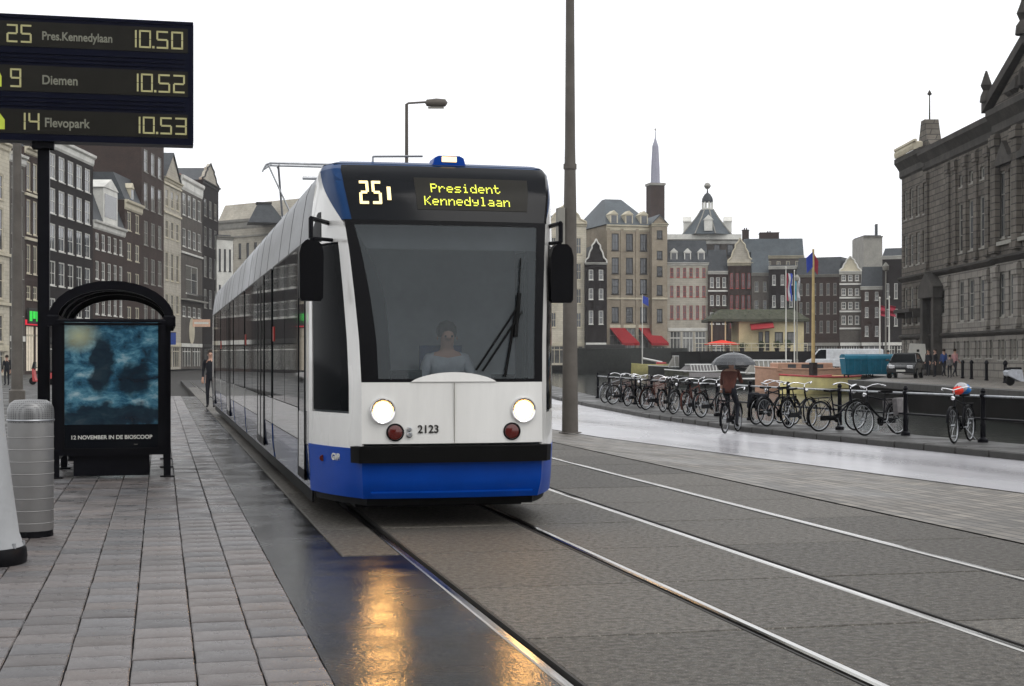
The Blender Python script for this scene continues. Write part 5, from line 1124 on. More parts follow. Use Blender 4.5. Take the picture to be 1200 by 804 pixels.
BK = [  # px, heading(deg clockwise from view axis), colour, extra, label
 (719, 38, 'pale', None, 'pale grey bicycle, farthest one on the railing beside the tall mast'),
 (731, 46, 'black', None, 'black bicycle directly right of the pale grey one in the far cluster'),
 (744, 30, 'omafiets', None, 'low-framed black bicycle in the middle of the far cluster'),
 (758, 205, 'black', None, 'dark bicycle facing away near the right end of the far cluster'),
 (769, 42, 'red', None, 'dark red bicycle closing the far cluster of four on its right'),
 (786, 28, 'black', 'crate', 'black bicycle with a dark front crate after the first gap'),
 (801, 215, 'omafiets', None, 'dark bicycle between the crate bicycle and the red one'),
 (816, 32, 'red', None, 'red-framed bicycle at the right of the middle trio'),
 (836, 40, 'black', None, 'black bicycle leaning just left of the cyclist with umbrella'),
 (900, 42, 'black', 'pannier', 'black bicycle with dark panniers just right of the cyclist'),
 (917, 225, 'black', None, 'plain bicycle between the pannier bicycle and a railing post'),
 (938, 38, 'omafiets', None, 'black low-step bicycle seen against pale water, left of the post'),
 (984, 58, 'omafiets', None, 'large black bicycle with round wheels below the yellow boat'),
 (1034, 232, 'black', 'saddlebag', 'black bicycle with grey saddlebag below the blue containers'),
 (1131, 212, 'black', 'bluebag', 'black bicycle with red, white and blue bag, alone at the right')]
for px, hd, c_, ex, lab in BK:
    p, t_, d = railpt(px, .98); 
    b = bike(lab, (p.x, p.y, KZ+.0), camrz(R(hd)), c_, lean=R(random.choice((-1, 1))*random.uniform(3, 7)))
    if ex == 'crate':
        m_ = MB(); [m_.box(.38, .74, -.2, .2, .80+k_*.08, .85+k_*.08) for k_ in range(3)]; [m_.box(x, x+.03, y, y+.03, .78, 1.03) for x in (.38, .71) for y in (-.2, .17)]; m_.box(.38, .74, -.2, .2, .77, .79); m_.build('front_crate', 'trim_dark', b)
    if ex in ('pannier', 'saddlebag'):
        for s in (-1, 1): MB().cham(-.72, -.36, s*.13-.06, s*.13+.06, .40, .78, .03).build('pannier', 'cloth_dark' if ex == 'pannier' else 'bag_grey', b)
        if ex == 'saddlebag': MB().lathe([(.02, -.01), (.05, 0), (.04, .02)], 10, (-.76, 0, .62), 'x').build('rear_reflector', 'parasol_red', b)
    if ex == 'bluebag':
        bag = tag(MB().mat(0).lathe([(.02, -.16), (.13, -.13), (.17, -.02), (.175, .05)], 14, (-.2, 0, 0), 'z', cap=False).mat(1).lathe([(.175, .05), (.16, .12), (.06, .18), (.02, .2)], 14, (-.2, 0, 0), 'z', cap=False).build('shopping_bag', ['bag_blue', 'flag_white'], None, True), 'small blue and white plastic bag with red side on the right bicycle saddle', 'bag')
        q = Matrix.Rotation(camrz(R(hd)), 4, 'Z') @ Vector((0, 0, 0)); bag.location = (p.x, p.y, KZ+.93); bag.scale = (.6, .85, .85); bag.rotation_euler = (R(25), R(70), camrz(R(hd)))
        MB().lathe([(.12, .0), (.15, .06), (.10, .14), (.01, .17)], 12, (-.06, .0, .10)).build('red_side', 'parasol_red', bag, True)
# ================================================================== PEOPLE
def person(label, loc, rz, P, mats, hair='hair_dark', group=None, scale=1, hands=True):
    """P: dict of joints in metres, x to the person's front, y to their left"""
    t = thing('person', label, 'person', loc, rz, group)
    V = []; E = []; Rr = []
    def v(p, r): V.append(Vector(p)); Rr.append(r); return len(V)-1
    def chain(i, pr):
        for p, r in pr: j = v(p, r); E.append((i, j)); i = j
        return i
    L = lambda a, b, k_: tuple(a[q]+(b[q]-a[q])*k_ for q in range(3))
    pel = v(P['pelvis'], .135); sp = chain(pel, [(L(P['pelvis'], P['chest'], .5), .125)]); ch = chain(sp, [(P['chest'], .15)]); nk = chain(ch, [(P['neck'], .06)])
    hx, hy, hz_ = P['head']; hd = chain(nk, [((hx-.01, hy, hz_-.05), .075), ((hx, hy, hz_+.04), .092), ((hx-.005, hy, hz_+.10), .06)])
    nose = chain(hd-1, [((hx+.105, hy, hz_-.01), .014)])
    segs = [(P['neck'], P['head'], 3), (P['pelvis'], P['chest'], 0), (P['chest'], P['neck'], 0)]
    for s, k_ in ((1, 'L'), (-1, 'R')):
        sh_, el, ha = P['sh'+k_], P['el'+k_], P['ha'+k_]
        w_ = chain(ch, [(sh_, .07), (L(sh_, el, .5), .055), (el, .046), (L(el, ha, .5), .042), (ha, .03)])
        dv = (Vector(ha)-Vector(el)).normalized(); pm_ = Vector(ha)+dv*.07; pa = chain(w_, [(tuple(pm_), .032)])
        segs += [(sh_, el, 0), (el, L(el, ha, .93), 0), (L(el, ha, .95), tuple(pm_+dv*.1), 3)]
        if hands:
            sd = dv.cross(Vector((0, 0, 1)));
            if sd.length < .1: sd = Vector((0, 1, 0))
            sd.normalize(); dn = dv.cross(sd).normalized()
            for f in range(4):
                o = (f-1.5)*.021; ln = (.055, .068, .064, .048)[f]; b0 = pm_+sd*o+dv*.015; chain(pa, [(tuple(b0+dv*ln*.5+dn*.006), .0095), (tuple(b0+dv*ln*.85+dn*.03), .008)])
            chain(w_, [(tuple(Vector(ha)+dv*.03+sd*.035), .012), (tuple(Vector(ha)+dv*.075+sd*.05+dn*.02), .010)])
        hp, kn, an, to = P['hp'+k_], P['kn'+k_], P['an'+k_], P['to'+k_]
        chain(pel, [(hp, .095), (L(hp, kn, .5), .078), (kn, .06), (L(kn, an, .4), .055), (an, .042), (to, .034)])
        segs += [(hp, kn, 1), (kn, L(kn, an, .93), 1), (an, to, 2)]
    me = bpy.data.meshes.new('b'); me.from_pydata([tuple(p) for p in V], E, []); o = bpy.data.objects.new('b', me); col.objects.link(o)
    sk = o.modifiers.new('s', 'SKIN'); sk.use_smooth_shade = True
    for i, r in enumerate(Rr): me.skin_vertices[0].data[i].radius = (r, r)
    me.skin_vertices[0].data[0].use_root = True
    sb_ = o.modifiers.new('u', 'SUBSURF'); sb_.levels = 1; sb_.render_levels = 1
    dg = bpy.context.evaluated_depsgraph_get(); dg.update(); bm_ = bpy.data.meshes.new_from_object(o.evaluated_get(dg)); bpy.data.objects.remove(o)
    bm_.materials.clear(); [bm_.materials.append(MAT[x]) for x in mats]
    def dist(p, a, b):
        a = Vector(a); b = Vector(b); ab = b-a; k_ = max(0, min(1, (p-a).dot(ab)/max(1e-9, ab.length_squared))); return (p-a-ab*k_).length
    for pl in bm_.polygons:
        c = pl.center; pl.material_index = min(segs, key=lambda q: dist(c, q[0], q[1]) - (.03 if q[2] == 3 and c.z < hz_-.1 else 0))[2]; pl.use_smooth = True
    link('body', bm_, t)
    m_ = MB(); n_ = 14; prof = [(.092, .0), (.102, .05), (.096, .10), (.064, .148), (.01, .166)]
    m_.lathe(prof, n_, (hx-.034, hy, hz_+.008)); m_.build('hair', hair, t, True)
    for s in (-1, 1): MB().lathe([(.002, -.004), (.012, 0), (.002, .008)], 8, (hx+.088, hy+s*.032, hz_+.015), 'x').build('eye', 'black_gloss', t); MB().lathe([(.004, -.008), (.026, 0), (.004, .01)], 8, (hx-.005, hy+s*.098, hz_-.005), 'y').build('ear', 'skin', t)
    if scale != 1: t.scale = (scale,)*3
    return t
STAND = dict(pelvis=(0, 0, .95), chest=(.01, 0, 1.30), neck=(0, 0, 1.50), head=(.02, 0, 1.62), shL=(0, .19, 1.42), elL=(-.02, .235, 1.13), haL=(.06, .235, .88), shR=(0, -.19, 1.42), elR=(-.02, -.235, 1.13), haR=(.06, -.235, .88),
    hpL=(0, .09, .90), knL=(.03, .10, .50), anL=(0, .10, .09), toL=(.15, .11, .04), hpR=(0, -.09, .90), knR=(.02, -.10, .50), anR=(-.02, -.10, .09), toR=(.13, -.11, .04))
WALK = dict(STAND, knL=(.16, .10, .52), anL=(.22, .10, .10), toL=(.37, .11, .06), knR=(-.05, -.10, .50), anR=(-.28, -.10, .14), toR=(-.16, -.11, .04), haL=(-.06, .28, .90), haR=(.16, -.27, .92))
CARRY = dict(WALK, elL=(.0, .26, 1.16), haL=(.22, .16, 1.12), elR=(.0, -.26, 1.16), haR=(.22, -.16, 1.12))
# cyclist with umbrella
g = G(857, 507, PZ); hdg = camrz(R(24)); 
bk = bike('black bicycle ridden along the wet path by the person with umbrella', (g.x, g.y, PZ+.002), hdg, 'black', lean=0, group=None, name='ridden_bicycle', stand=False)
RIDE = dict(pelvis=(-.20, 0, 1.02), chest=(-.07, 0, 1.34), neck=(-.02, 0, 1.50), head=(.02, 0, 1.63), shL=(-.05, .18, 1.43), elL=(.08, .26, 1.20), haL=(.13, .275, 1.07), shR=(-.05, -.18, 1.43), elR=(.06, -.24, 1.18), haR=(.14, -.13, 1.30),
    hpL=(-.18, .09, .98), knL=(.16, .12, .74), anL=(-.14, .13, .52), toL=(-.04, .15, .48), hpR=(-.18, -.09, .98), knR=(.14, -.12, .62), anR=(-.05, -.14, .21), toR=(.06, -.15, .16))
person('cyclist in a red-brown jacket riding with a grey umbrella', (g.x, g.y, PZ+.002), hdg, RIDE, ['jacket_brown', 'trousers_dark', 'shoe_black', 'skin'], 'hair_blond')
um = thing('umbrella', 'grey see-through umbrella held up by the cyclist', 'umbrella', (g.x, g.y, PZ), hdg)
m_ = MB(); um_c = (-.02, -.06, 1.60); prof = [(.53, 0), (.50, .07), (.42, .16), (.28, .24), (.12, .285), (.01, .295)]; m_.lathe(prof, 16, um_c, cap=False)
o = m_.build('canopy', 'umbrella_film', um); o.modifiers.new('t', 'SOLIDIFY').thickness = .004
for k_ in range(8): a = 2*math.pi*k_/8; MB().path([(um_c[0]+r_*.99*math.cos(a), um_c[1]+r_*.99*math.sin(a), um_c[2]+z-.006) for r_, z in prof], .004, 4).build('rib', 'steel', um)
MB().path([(um_c[0], um_c[1], um_c[2]+.36), (.02, -.08, 1.50), (.19, -.14, 1.37), (.205, -.14, 1.30), (.17, -.13, 1.26)], .009, 6).build('stick', 'steel', um)
# driver behind the windshield
SIT = dict(pelvis=(0, 0, 1.05), chest=(.03, 0, 1.42), neck=(.02, 0, 1.60), head=(.05, 0, 1.73), shL=(.02, .19, 1.52), elL=(.12, .26, 1.28), haL=(.38, .22, 1.26), shR=(.02, -.19, 1.52), elR=(.12, -.26, 1.28), haR=(.38, -.22, 1.26),
    hpL=(.02, .1, 1.0), knL=(.44, .12, .98), anL=(.50, .12, .62), toL=(.62, .12, .58), hpR=(.02, -.1, 1.0), knR=(.44, -.12, .98), anR=(.50, -.12, .62), toR=(.62, -.12, .58))
person('tram driver in a pale shirt seated behind the windshield', (TC+.17, 13.62+1.30, 0), R(-90), SIT, ['jacket_pale', 'trousers_dark', 'shoe_black', 'skin'], 'hair_dark')
# others
g = G(244, 478); person('person in dark clothes standing beside the rear of the tram', (g.x+.08, g.y, 0), R(-100), STAND, ['cloth_dark', 'trousers_dark', 'shoe_black', 'skin'])
g = G(19, 458, -.09); person('person in dark clothes walking behind the litter bin', (g.x, g.y, -.09), R(200), WALK, ['cloth_dark', 'trousers_dark', 'shoe_black', 'skin'], scale=1.02)
g = G(8, 452, -.09); person('person in black standing at the left edge beside the walker', (g.x, g.y, -.09), R(120), STAND, ['cloth_dark', 'trousers_dark', 'shoe_black', 'skin'])
def far(px, py): return G(px, py, OZ+.012)
PP = [(1088, 441, STAND, 'cloth_dark', 200, 'person in black standing left, next to the white sign'), (1096, 442, STAND, 'cloth_dark', 170, 'person in black standing with their back to the portal'),
      (1106, 441.5, WALK, 'jacket_blue', 20, 'person in a blue jacket walking in the group by the museum'), (1119, 442, WALK, 'jacket_pink', 15, 'person in a pinkish coat at the right of the group'),
      (1113, 443, STAND, 'bag_grey', 80, 'short person in grey between the blue jacket and the pink coat'), (1041, 438, STAND, 'cloth_dark', 60, 'dark figure behind the parked dark car'),
      (1083, 439.5, WALK, 'jacket_blue', 100, 'figure in dark blue walking between the car and the white sign')]
for px, py, ps, jm, hd_, lab in PP:
    g = far(px, py); person(lab, (g.x, g.y, OZ+.012), R(hd_), ps, [jm, 'trousers_dark', 'shoe_black', 'skin'], scale=.78 if 'short' in lab else 1, hands=False)
# ================================================================== STREET THINGS ON THE OPPOSITE QUAY
t = thing('sign_board', 'white pentagonal sign board on a post beside the people', 'sign', far(1075, 440)); t.rotation_euler = (0, 0, -YAW)
MB().extr([(-.55, 1.0), (.5, .95), (.6, 1.5), (.52, 2.15), (-.5, 2.2), (-.6, 1.5)], -.05, .05, 'y').build('board', 'trim_white', t); MB().tube((0, .08, 0), (0, .08, 2.1), .04).build('post', 'trim_dark', t); MB().box(-.06, .12, -.056, -.051, 1.6, 1.78).build('mark', 'trim_dark', t)
bo_ = MB().lathe([(.10, 0), (.10, .05), (.075, .08), (.07, .75), (.10, .78), (.10, .84), (.06, .92), (.01, .95)], 12).mesh('bollard', 'black_metal', True)
for i, (px, py, lab) in enumerate([(1128, 443.5, 'black bollard nearest the people, leftmost of the four by the museum'), (1138.5, 444.5, 'second black bollard from the left along the museum front'), (1156, 446, 'third black bollard along the museum front'), (1178, 449, 'black bollard at the right end of the museum row')]):
    g = far(px, py); o = link('bollard', bo_, None, g); o.scale = (1.15,)*3; tag(o, lab, 'bollard', 'bollards along the museum front')
# containers
def container(label, px, py, w=1.75):
    g = far(px, py); t = thing('waste_container', label, 'waste container', g, -YAW+R(4), 'blue wheeled waste containers'); s = w/2
    m_ = MB(); m_.add([(-s*.9, -.5, .18), (s*.9, -.5, .18), (s*.9, .5, .18), (-s*.9, .5, .18), (-s, -.62, 1.15), (s, -.62, 1.15), (s, .62, 1.15), (-s, .62, 1.15)], [(0, 3, 2, 1), (0, 1, 5, 4), (1, 2, 6, 5), (2, 3, 7, 6), (3, 0, 4, 7), (4, 5, 6, 7)])
    b = m_.build('bin_body', 'dumpster_blue', t)
    for k_ in range(5): x = -s*.8+k_*s*.4; m_ = MB().box(x-.03, x+.03, -.66, -.56, .35, 1.1); m_.build('rib', 'dumpster_blue', b)
    MB().box(-s*1.03, s*1.03, -.68, -.6, 1.10, 1.2).build('rim', 'dumpster_blue', b)
    m_ = MB().extr([(-.66, 1.2), (.66, 1.2), (.60, 1.34), (.2, 1.44), (-.35, 1.42), (-.62, 1.32)][::-1], -s, s, 'x'); m_.build('lid', 'dumpster_blue', t)
    for x in (-s*.75, s*.75):
        for y in (-.42, .42): MB().lathe([(.09, -.03), (.09, .03)], 12, (x, y, .09), 'x').build('wheel', 'rubber', t)
container('left blue waste container, beside the cream boat', 1006, 442, 2.05); container('right blue waste container, next to the dark car', 1030, 442, 1.8)
# cars
def car(label, loc, rz, paint, kind='hatch', group=None):
    t = thing('parked_car' if kind == 'hatch' else 'parked_van', label, 'car' if kind == 'hatch' else 'van', loc, rz, group)
    if kind == 'hatch': L_, W_, low, roof = 4.0, .84, [(2.0, .30), (2.02, .62), (1.9, .74), (1.0, .92), (-1.75, .98), (-1.98, .92), (-2.0, .30)], [(1.0, .92), (.25, 1.42), (-.2, 1.47), (-1.3, 1.45), (-1.80, .97)]
    else: L_, W_, low, roof = 5.0, .95, [(2.5, .35), (2.52, .8), (2.35, 1.0), (1.9, 1.1), (-2.48, 1.1), (-2.5, .35)], [(1.95, 1.1), (1.35, 1.85), (1.1, 1.98), (-2.4, 1.98), (-2.46, 1.1)]
    def shell(prof, w0, w1, zr):
        m_ = MB(); n_ = len(prof); zs_ = [p[1] for p in prof]; z0, z1 = min(zs_), max(zs_)
        f = lambda z: w0+(w1-w0)*(z-z0)/(z1-z0)
        A = [(p[0], -f(p[1]), p[1]) for p in prof]; B = [(p[0], f(p[1]), p[1]) for p in prof]
        return m_.add(A+B, [tuple(range(n_)), tuple(reversed(range(n_, 2*n_)))]+[((i+1) % n_, i, n_+i, n_+(i+1) % n_) for i in range(n_)])
    bo = shell(low, W_*.98, W_, 0).build('body', paint, t)
    md_ = bo.modifiers.new('b', 'BEVEL'); md_.width = .06; md_.segments = 2; md_.limit_method = 'ANGLE'
    gl = shell([(p[0]*.985, p[1]) for p in roof], W_*.93, W_*.74, 0).build('window_band', 'dark_glass', t)
    m_ = MB(); rz_ = roof[1:-1]; m_.add([(rz_[0][0], -W_*.75, rz_[0][1]+.0), (rz_[-1][0], -W_*.75, rz_[-1][1]), (rz_[-1][0], W_*.75, rz_[-1][1]), (rz_[0][0], W_*.75, rz_[0][1]), (rz_[0][0]-.05, -W_*.7, 1.51 if kind == 'hatch' else 2.05), (rz_[-1][0]+.05, -W_*.7, 1.50 if kind == 'hatch' else 2.05), (rz_[-1][0]+.05, W_*.7, 1.50 if kind == 'hatch' else 2.05), (rz_[0][0]-.05, W_*.7, 1.51 if kind == 'hatch' else 2.05)], [(0, 4, 7, 3), (0, 1, 5, 4), (1, 2, 6, 5), (2, 3, 7, 6), (4, 5, 6, 7), (0, 3, 2, 1)])
    m_.build('roof', paint, t)
    if kind != 'hatch': MB().box(-2.44, .6, -W_*.96, W_*.96, 1.1, 2.0).build('cargo_body', paint, t)
    for s in (-1, 1):
        for p0, p1 in ((roof[0], roof[1]), (roof[-2], roof[-1])): f = lambda z: W_*(.93-.19*(z-roof[0][1])/(roof[2][1]-roof[0][1])); MB().path([(p0[0], s*f(p0[1]), p0[1]), (p1[0], s*f(p1[1]), p1[1])], .04, 5).build('pillar', paint, t)
        for x in (L_*.31, -L_*.31): w_ = MB().lathe([(.16, -.1), (.30, -.1), (.315, -.06), (.315, .06), (.30, .1), (.16, .1)], 20, (x, s*(W_-.08), .31), 'y').build('wheel', 'rubber', t, True); MB().lathe([(.19, -.105), (.19, .105)], 14, (x, s*(W_-.08), .31), 'y').build('rim', 'steel', w_)
        e = low[1][0]; MB().cham(e-.14, e+.01, s*W_*.62-.17, s*W_*.62+.17, .60, .76, .02).build('headlight', 'chrome', t); MB().box(-L_/2-.01, -L_/2+.1, s*W_*.8-.1, s*W_*.8+.1, .7, .9).build('tail_light', 'red_lens', t)
        MB().cham(roof[0][0]-.25, roof[0][0]-.1, s*(W_+.1)-.09, s*(W_+.1)+.09, 1.0, 1.14, .02).build('side_mirror', paint, t)
    e = low[0][0]; MB().box(e, e+.03, -.26, .26, .40, .51).build('number_plate', 'trim_white', t); MB().box(e-.02, e+.02, -.4, .4, .54, .64).build('grille', 'black_plastic', t)
    return t
car('black hatchback with pale windscreen parked beside the blue containers', far(1061, 443), -YAW+R(-112), 'car_dark')
car('white van parked behind the boat mast', far(975, 434.0), -YAW+R(172), 'car_white', 'van')
car('white van half hidden behind the left blue container', far(1003, 434), -YAW+R(176), 'car_white', 'van')
car('silver car parked farther off between the vans and the museum', far(1022, 433), -YAW+R(170), 'side_white')
# blue scooter at the right edge
def scooter(label, loc, rz, paint):
    t = thing('scooter', label, 'scooter', loc, rz); m_ = MB()
    MB().extr([(-.75, .45), (-.8, .62), (-.6, .72), (-.05, .70), (0, .5), (.05, .28), (.38, .26), (.46, .5), (.52, .95), (.60, .96), (.58, .5), (.55, .2), (-.1, .18), (-.4, .3)], -.17, .17, 'y').build('body', paint, t)
    MB().cham(-.72, -.05, -.14, .14, .70, .80, .03).build('seat', 'black_plastic', t); MB().path([(.5, 0, .9), (.46, 0, 1.02), (.40, -.3, 1.04)], .02, 6).path([(.46, 0, 1.02), (.40, .3, 1.04)], .02, 6).build('handlebar', 'black_metal', t)
    MB().extr([(.45, .98), (.62, .95), (.52, 1.35), (.46, 1.36)], -.18, .18, 'y').build('windscreen', 'clear_glass', t)
    for x in (-.55, .62): w_ = MB().lathe([(.10, -.05), (.21, -.05), (.225, 0), (.21, .05), (.10, .05)], 18, (x, 0, .225), 'y').build('wheel', 'rubber', t, True); MB().lathe([(.11, -.04), (.11, .04)], 12, (x, 0, .225), 'y').build('rim', 'steel', w_)
    return t
g = far(1196, 452); scooter('pale blue covered scooter cut by the right edge', g, -YAW+R(20), 'jacket_pale')
g = G(50, 451, -.09); scooter('red scooter parked below the red and green shop sign', g, R(160), 'boat_red'); g = G(62, 450, -.09); scooter('white scooter parked next to the red one', g, R(150), 'side_white')
# flags and poles
def flagpole(label, px, d, ytop, fy0, fy1, cols_, zb=OZ, w=1.2, r=.08, cat='flagpole', mat='trim_white'):
    p = PX(px, d, zb); t = thing('flagpole', label, cat, p, -YAW); zt_ = ZY(ytop, d)-zb
    MB().lathe([(r, 0), (r*.6, zt_), (r*1.2, zt_+.02), (.01, zt_+.2)], 10).build('pole', mat, t)
    z1, z0 = ZY(fy0, d)-zb, ZY(fy1, d)-zb; n_ = len(cols_)
    for i, c_ in enumerate(cols_):
        m_ = MB(); A = []
        for k_ in range(9): x = .06+w*(i/n_); x2 = .06+w*((i+1)/n_); z = z1+(z0-z1)*k_/8; yo = .12*math.sin(k_*1.3+i*2)+.05*k_/8; A += [(x+.05*math.sin(k_*.9), yo, z), (x2+.07*math.sin(k_*.9+1), yo+.09*(-1)**i, z-.1)]
        m_.add(A, [(2*k_, 2*k_+2, 2*k_+3, 2*k_+1) for k_ in range(8)]); o = m_.build('flag', c_, t); o.modifiers.new('t', 'SOLIDIFY').thickness = .02
flagpole('white flagpole with hanging red, white and blue flag left of the boat mast', 921, 170, 314, 320, 352, ['flag_red', 'flag_white', 'flag_blue'], w=.62)
flagpole('white flagpole with pale teal flag beside the tricolour one', 931, 172, 318, 324, 352, ['flag_teal', 'flag_white'], w=.5)
flagpole('short pole with red flag at the left before the museum corner', 1031, 140, 350, 358, 370, ['flag_red'], w=.5)
flagpole('short pole with red flag at the right before the museum corner', 1042, 136, 349, 358, 370, ['flag_red'], w=.5)
for px, d, yt, lab in ((1038, 118, 318, 'grey street lamp left of the museum corner'), (934, 150, 330, 'pale thin lamp column behind the wooden flag mast'), (1124, 84, 208, 'tall thin lamp pole in front of the museum front')):
    if px == 1124: continue
    t = thing('street_lamp', lab, 'street lamp', PX(px, d, OZ)); zt_ = ZY(yt, d)-OZ
    MB().lathe([(.12, 0), (.12, 1), (.07, 1.1), (.05, zt_)], 10).build('pole', 'trim_grey', t); MB().lathe([(.05, 0), (.22, .1), (.26, .4), (.10, .62), (.02, .7)], 12, (0, 0, zt_)).build('lantern', 'trim_grey', t, True)
# ================================================================== TERRACE, PAVILION, PARASOL
tz = ZY(412, 205)
mb = MB().prism([C(24.0, 196)[:2], C(46, 196)[:2], C(46, 232)[:2], C(24.0, 232)[:2]], -1.7, tz); struct('raised_terrace', mb, 'quay_stone')
mb = MB().prism([C(9.5, 236)[:2], C(27, 236)[:2], C(27, 243)[:2], C(9.5, 243)[:2]], -1.7, ZY(408, 238)); struct('canal_jetty', mb, 'boat_dark')
D = 204
pv = thing('pavilion', 'pale yellow quayside pavilion with mossy flat roof', 'pavilion', PX(866, D, tz), -YAW); s_ = D/FPX; Wp = 76*s_; Hp = ZY(377, D)-tz
m_ = MB(); facade(m_, Wp, 0, Hp, [(Wp*.30, Wp*.37, .3, 2.6), (Wp*.40, Wp*.47, .1, 2.7), (Wp*.55, Wp*.68, .9, 2.6), (Wp*.74, Wp*.87, .9, 2.6)], 0, .15); m_.quad((0, 7, 0), (0, 0, 0), (0, 0, Hp), (0, 7, Hp)); m_.quad((Wp, 0, 0), (Wp, 7, 0), (Wp, 7, Hp), (Wp, 0, Hp)); m_.build('wall', 'pavilion_wall', pv)
for a, b, c, d_ in ((.30, .37, .3, 2.6), (.40, .47, .1, 2.7), (.55, .68, .9, 2.6), (.74, .87, .9, 2.6)): add_window(pv, Wp*a, c, Wp*(b-a), d_-c, 'trim_dark', 'shop_pane', (1, 0), False)
x0 = -36*s_; m_ = MB(); m_.box(x0, Wp+.6, -.8, 7.4, Hp, Hp+.35); m_.add([(x0, -.8, Hp+.354), (Wp+.6, -.8, Hp+.354), (Wp+.6, 7.4, Hp+.354), (x0, 7.4, Hp+.354), (x0+2, 2, Hp+1.7), (Wp-1, 2, Hp+1.7), (Wp-1, 5, Hp+1.7), (x0+2, 5, Hp+1.7)], [(0, 1, 5, 4), (1, 2, 6, 5), (2, 3, 7, 6), (3, 0, 4, 7), (4, 5, 6, 7)]); ro = m_.build('roof', 'moss_roof', pv)
for x in (x0+.4, x0+2.2): MB().tube((x, -.5, 0), (x, -.5, Hp), .09).build('roof_post', 'pavilion_wall', pv)
m_ = MB(); m_.add([(Wp*.17, -.05, Hp-.4), (Wp*.52, -.05, Hp-.1), (Wp*.50, -2.2, Hp-.9), (Wp*.15, -2.2, Hp-1.2)], [(0, 1, 2, 3)]); o = m_.build('red_canopy', 'canvas_red', pv); o.modifiers.new('t', 'SOLIDIFY').thickness = .12
rnd = random.Random(9); m_ = MB()
for k_ in range(700):
    x = rnd.uniform(x0+.5, Wp); y = rnd.uniform(-.7, 5); z = Hp+.4+rnd.random()**2*1.0+max(0, y)*.25; a = rnd.uniform(0, 6.3); r_ = rnd.uniform(.06, .16)
    m_.add([(x, y, z), (x+r_*math.cos(a), y+r_*math.sin(a), z+r_*.8), (x-r_*math.sin(a), y+r_*math.cos(a), z+r_*.4)], [(0, 1, 2)])
m_.build('roof_plants', 'leaf', pv, kind='stuff')
for px, lab in ((846, 'wide red parasol open on the terrace left of the pavilion'),):
    d = 202; p = PX(px, d, tz); t = thing('parasol', lab, 'parasol', p, R(12)); r_ = 21*d/FPX; zc_ = ZY(407, d)-tz
    zz = ZY(407, d); t.location.z = tz; z0 = max(zz-tz, .5)
    z0 = 1.0
    m_ = MB(); m_.lathe([(r_, z0-.12), (r_, z0), (r_*.55, z0+.28), (.05, z0+.5)], 8, cap=False); o = m_.build('canopy', 'parasol_red', t); o.modifiers.new('t', 'SOLIDIFY').thickness = .03
    MB().tube((0, 0, 0), (0, 0, z0+.6), .05).build('pole', 'trim_dark', t)
    for k_ in range(8): a = 2*math.pi*(k_)/8; MB().path([(0, 0, z0+.46), (r_*.97*math.cos(a), r_*.97*math.sin(a), z0-.02)], .03, 4).build('rib', 'trim_dark', t)
def shrub(label, px, py_b, d, h, r_, zb, seed):
    t = thing('potted_shrub', label, 'shrub', PX(px, d, zb), 0, 'shrubs on the terrace'); q = random.Random(seed); m_ = MB()
    MB().lathe([(r_*.4, 0), (r_*.55, .45), (r_*.5, .46)], 12).build('pot', 'trim_dark', t); MB().tube((0, 0, .4), (0, 0, h*.6), .04, .02).build('stem', 'trim_dark', t)
    for k_ in range(420):
        a = q.uniform(0, 6.28); e = q.uniform(-1, 1); rr_ = r_*q.uniform(.35, 1)*(.8+.35*math.sin(a*3+seed)); x = rr_*math.cos(a)*math.sqrt(1-e*e); y = rr_*math.sin(a)*math.sqrt(1-e*e); z = .4+(h-.4)*(.5+.5*e*q.uniform(.6, 1)); s1 = q.uniform(.05, .12); b = q.uniform(0, 6.28)
        m_.add([(x, y, z), (x+s1*math.cos(b), y+s1*math.sin(b), z+s1*.6), (x+s1*math.sin(b), y-s1*math.cos(b), z+s1)], [(0, 1, 2)])
    m_.build('foliage', 'leaf', t)
for i, (px, h, lab) in enumerate([(870, 1.1, 'low round shrub just right of the red parasol'), (892, 1.3, 'dark shrub in front of the pavilion door'), (911, 1.4, 'dark shrub in the middle of the terrace edge'), (923, 1.6, 'tallest dark shrub at the right end of the terrace')]): shrub(lab, px, 0, 200, h, .75, tz, i+3)
tr = thing('terrace_railing', 'pale railing with lanterns along the terrace edge', 'railing', PX(815, 197.5, tz), -YAW)
for k_ in range(17): MB().tube((k_*.9, 0, 0), (k_*.9, 0, 1.0), .035, n=6).build('railing_post', 'trim_cream', tr)
m_ = MB(); m_.tube((0, 0, 1.0), (14.4, 0, 1.0), .04).tube((0, 0, .5), (14.4, 0, .5), .025); m_.build('rail', 'trim_cream', tr)
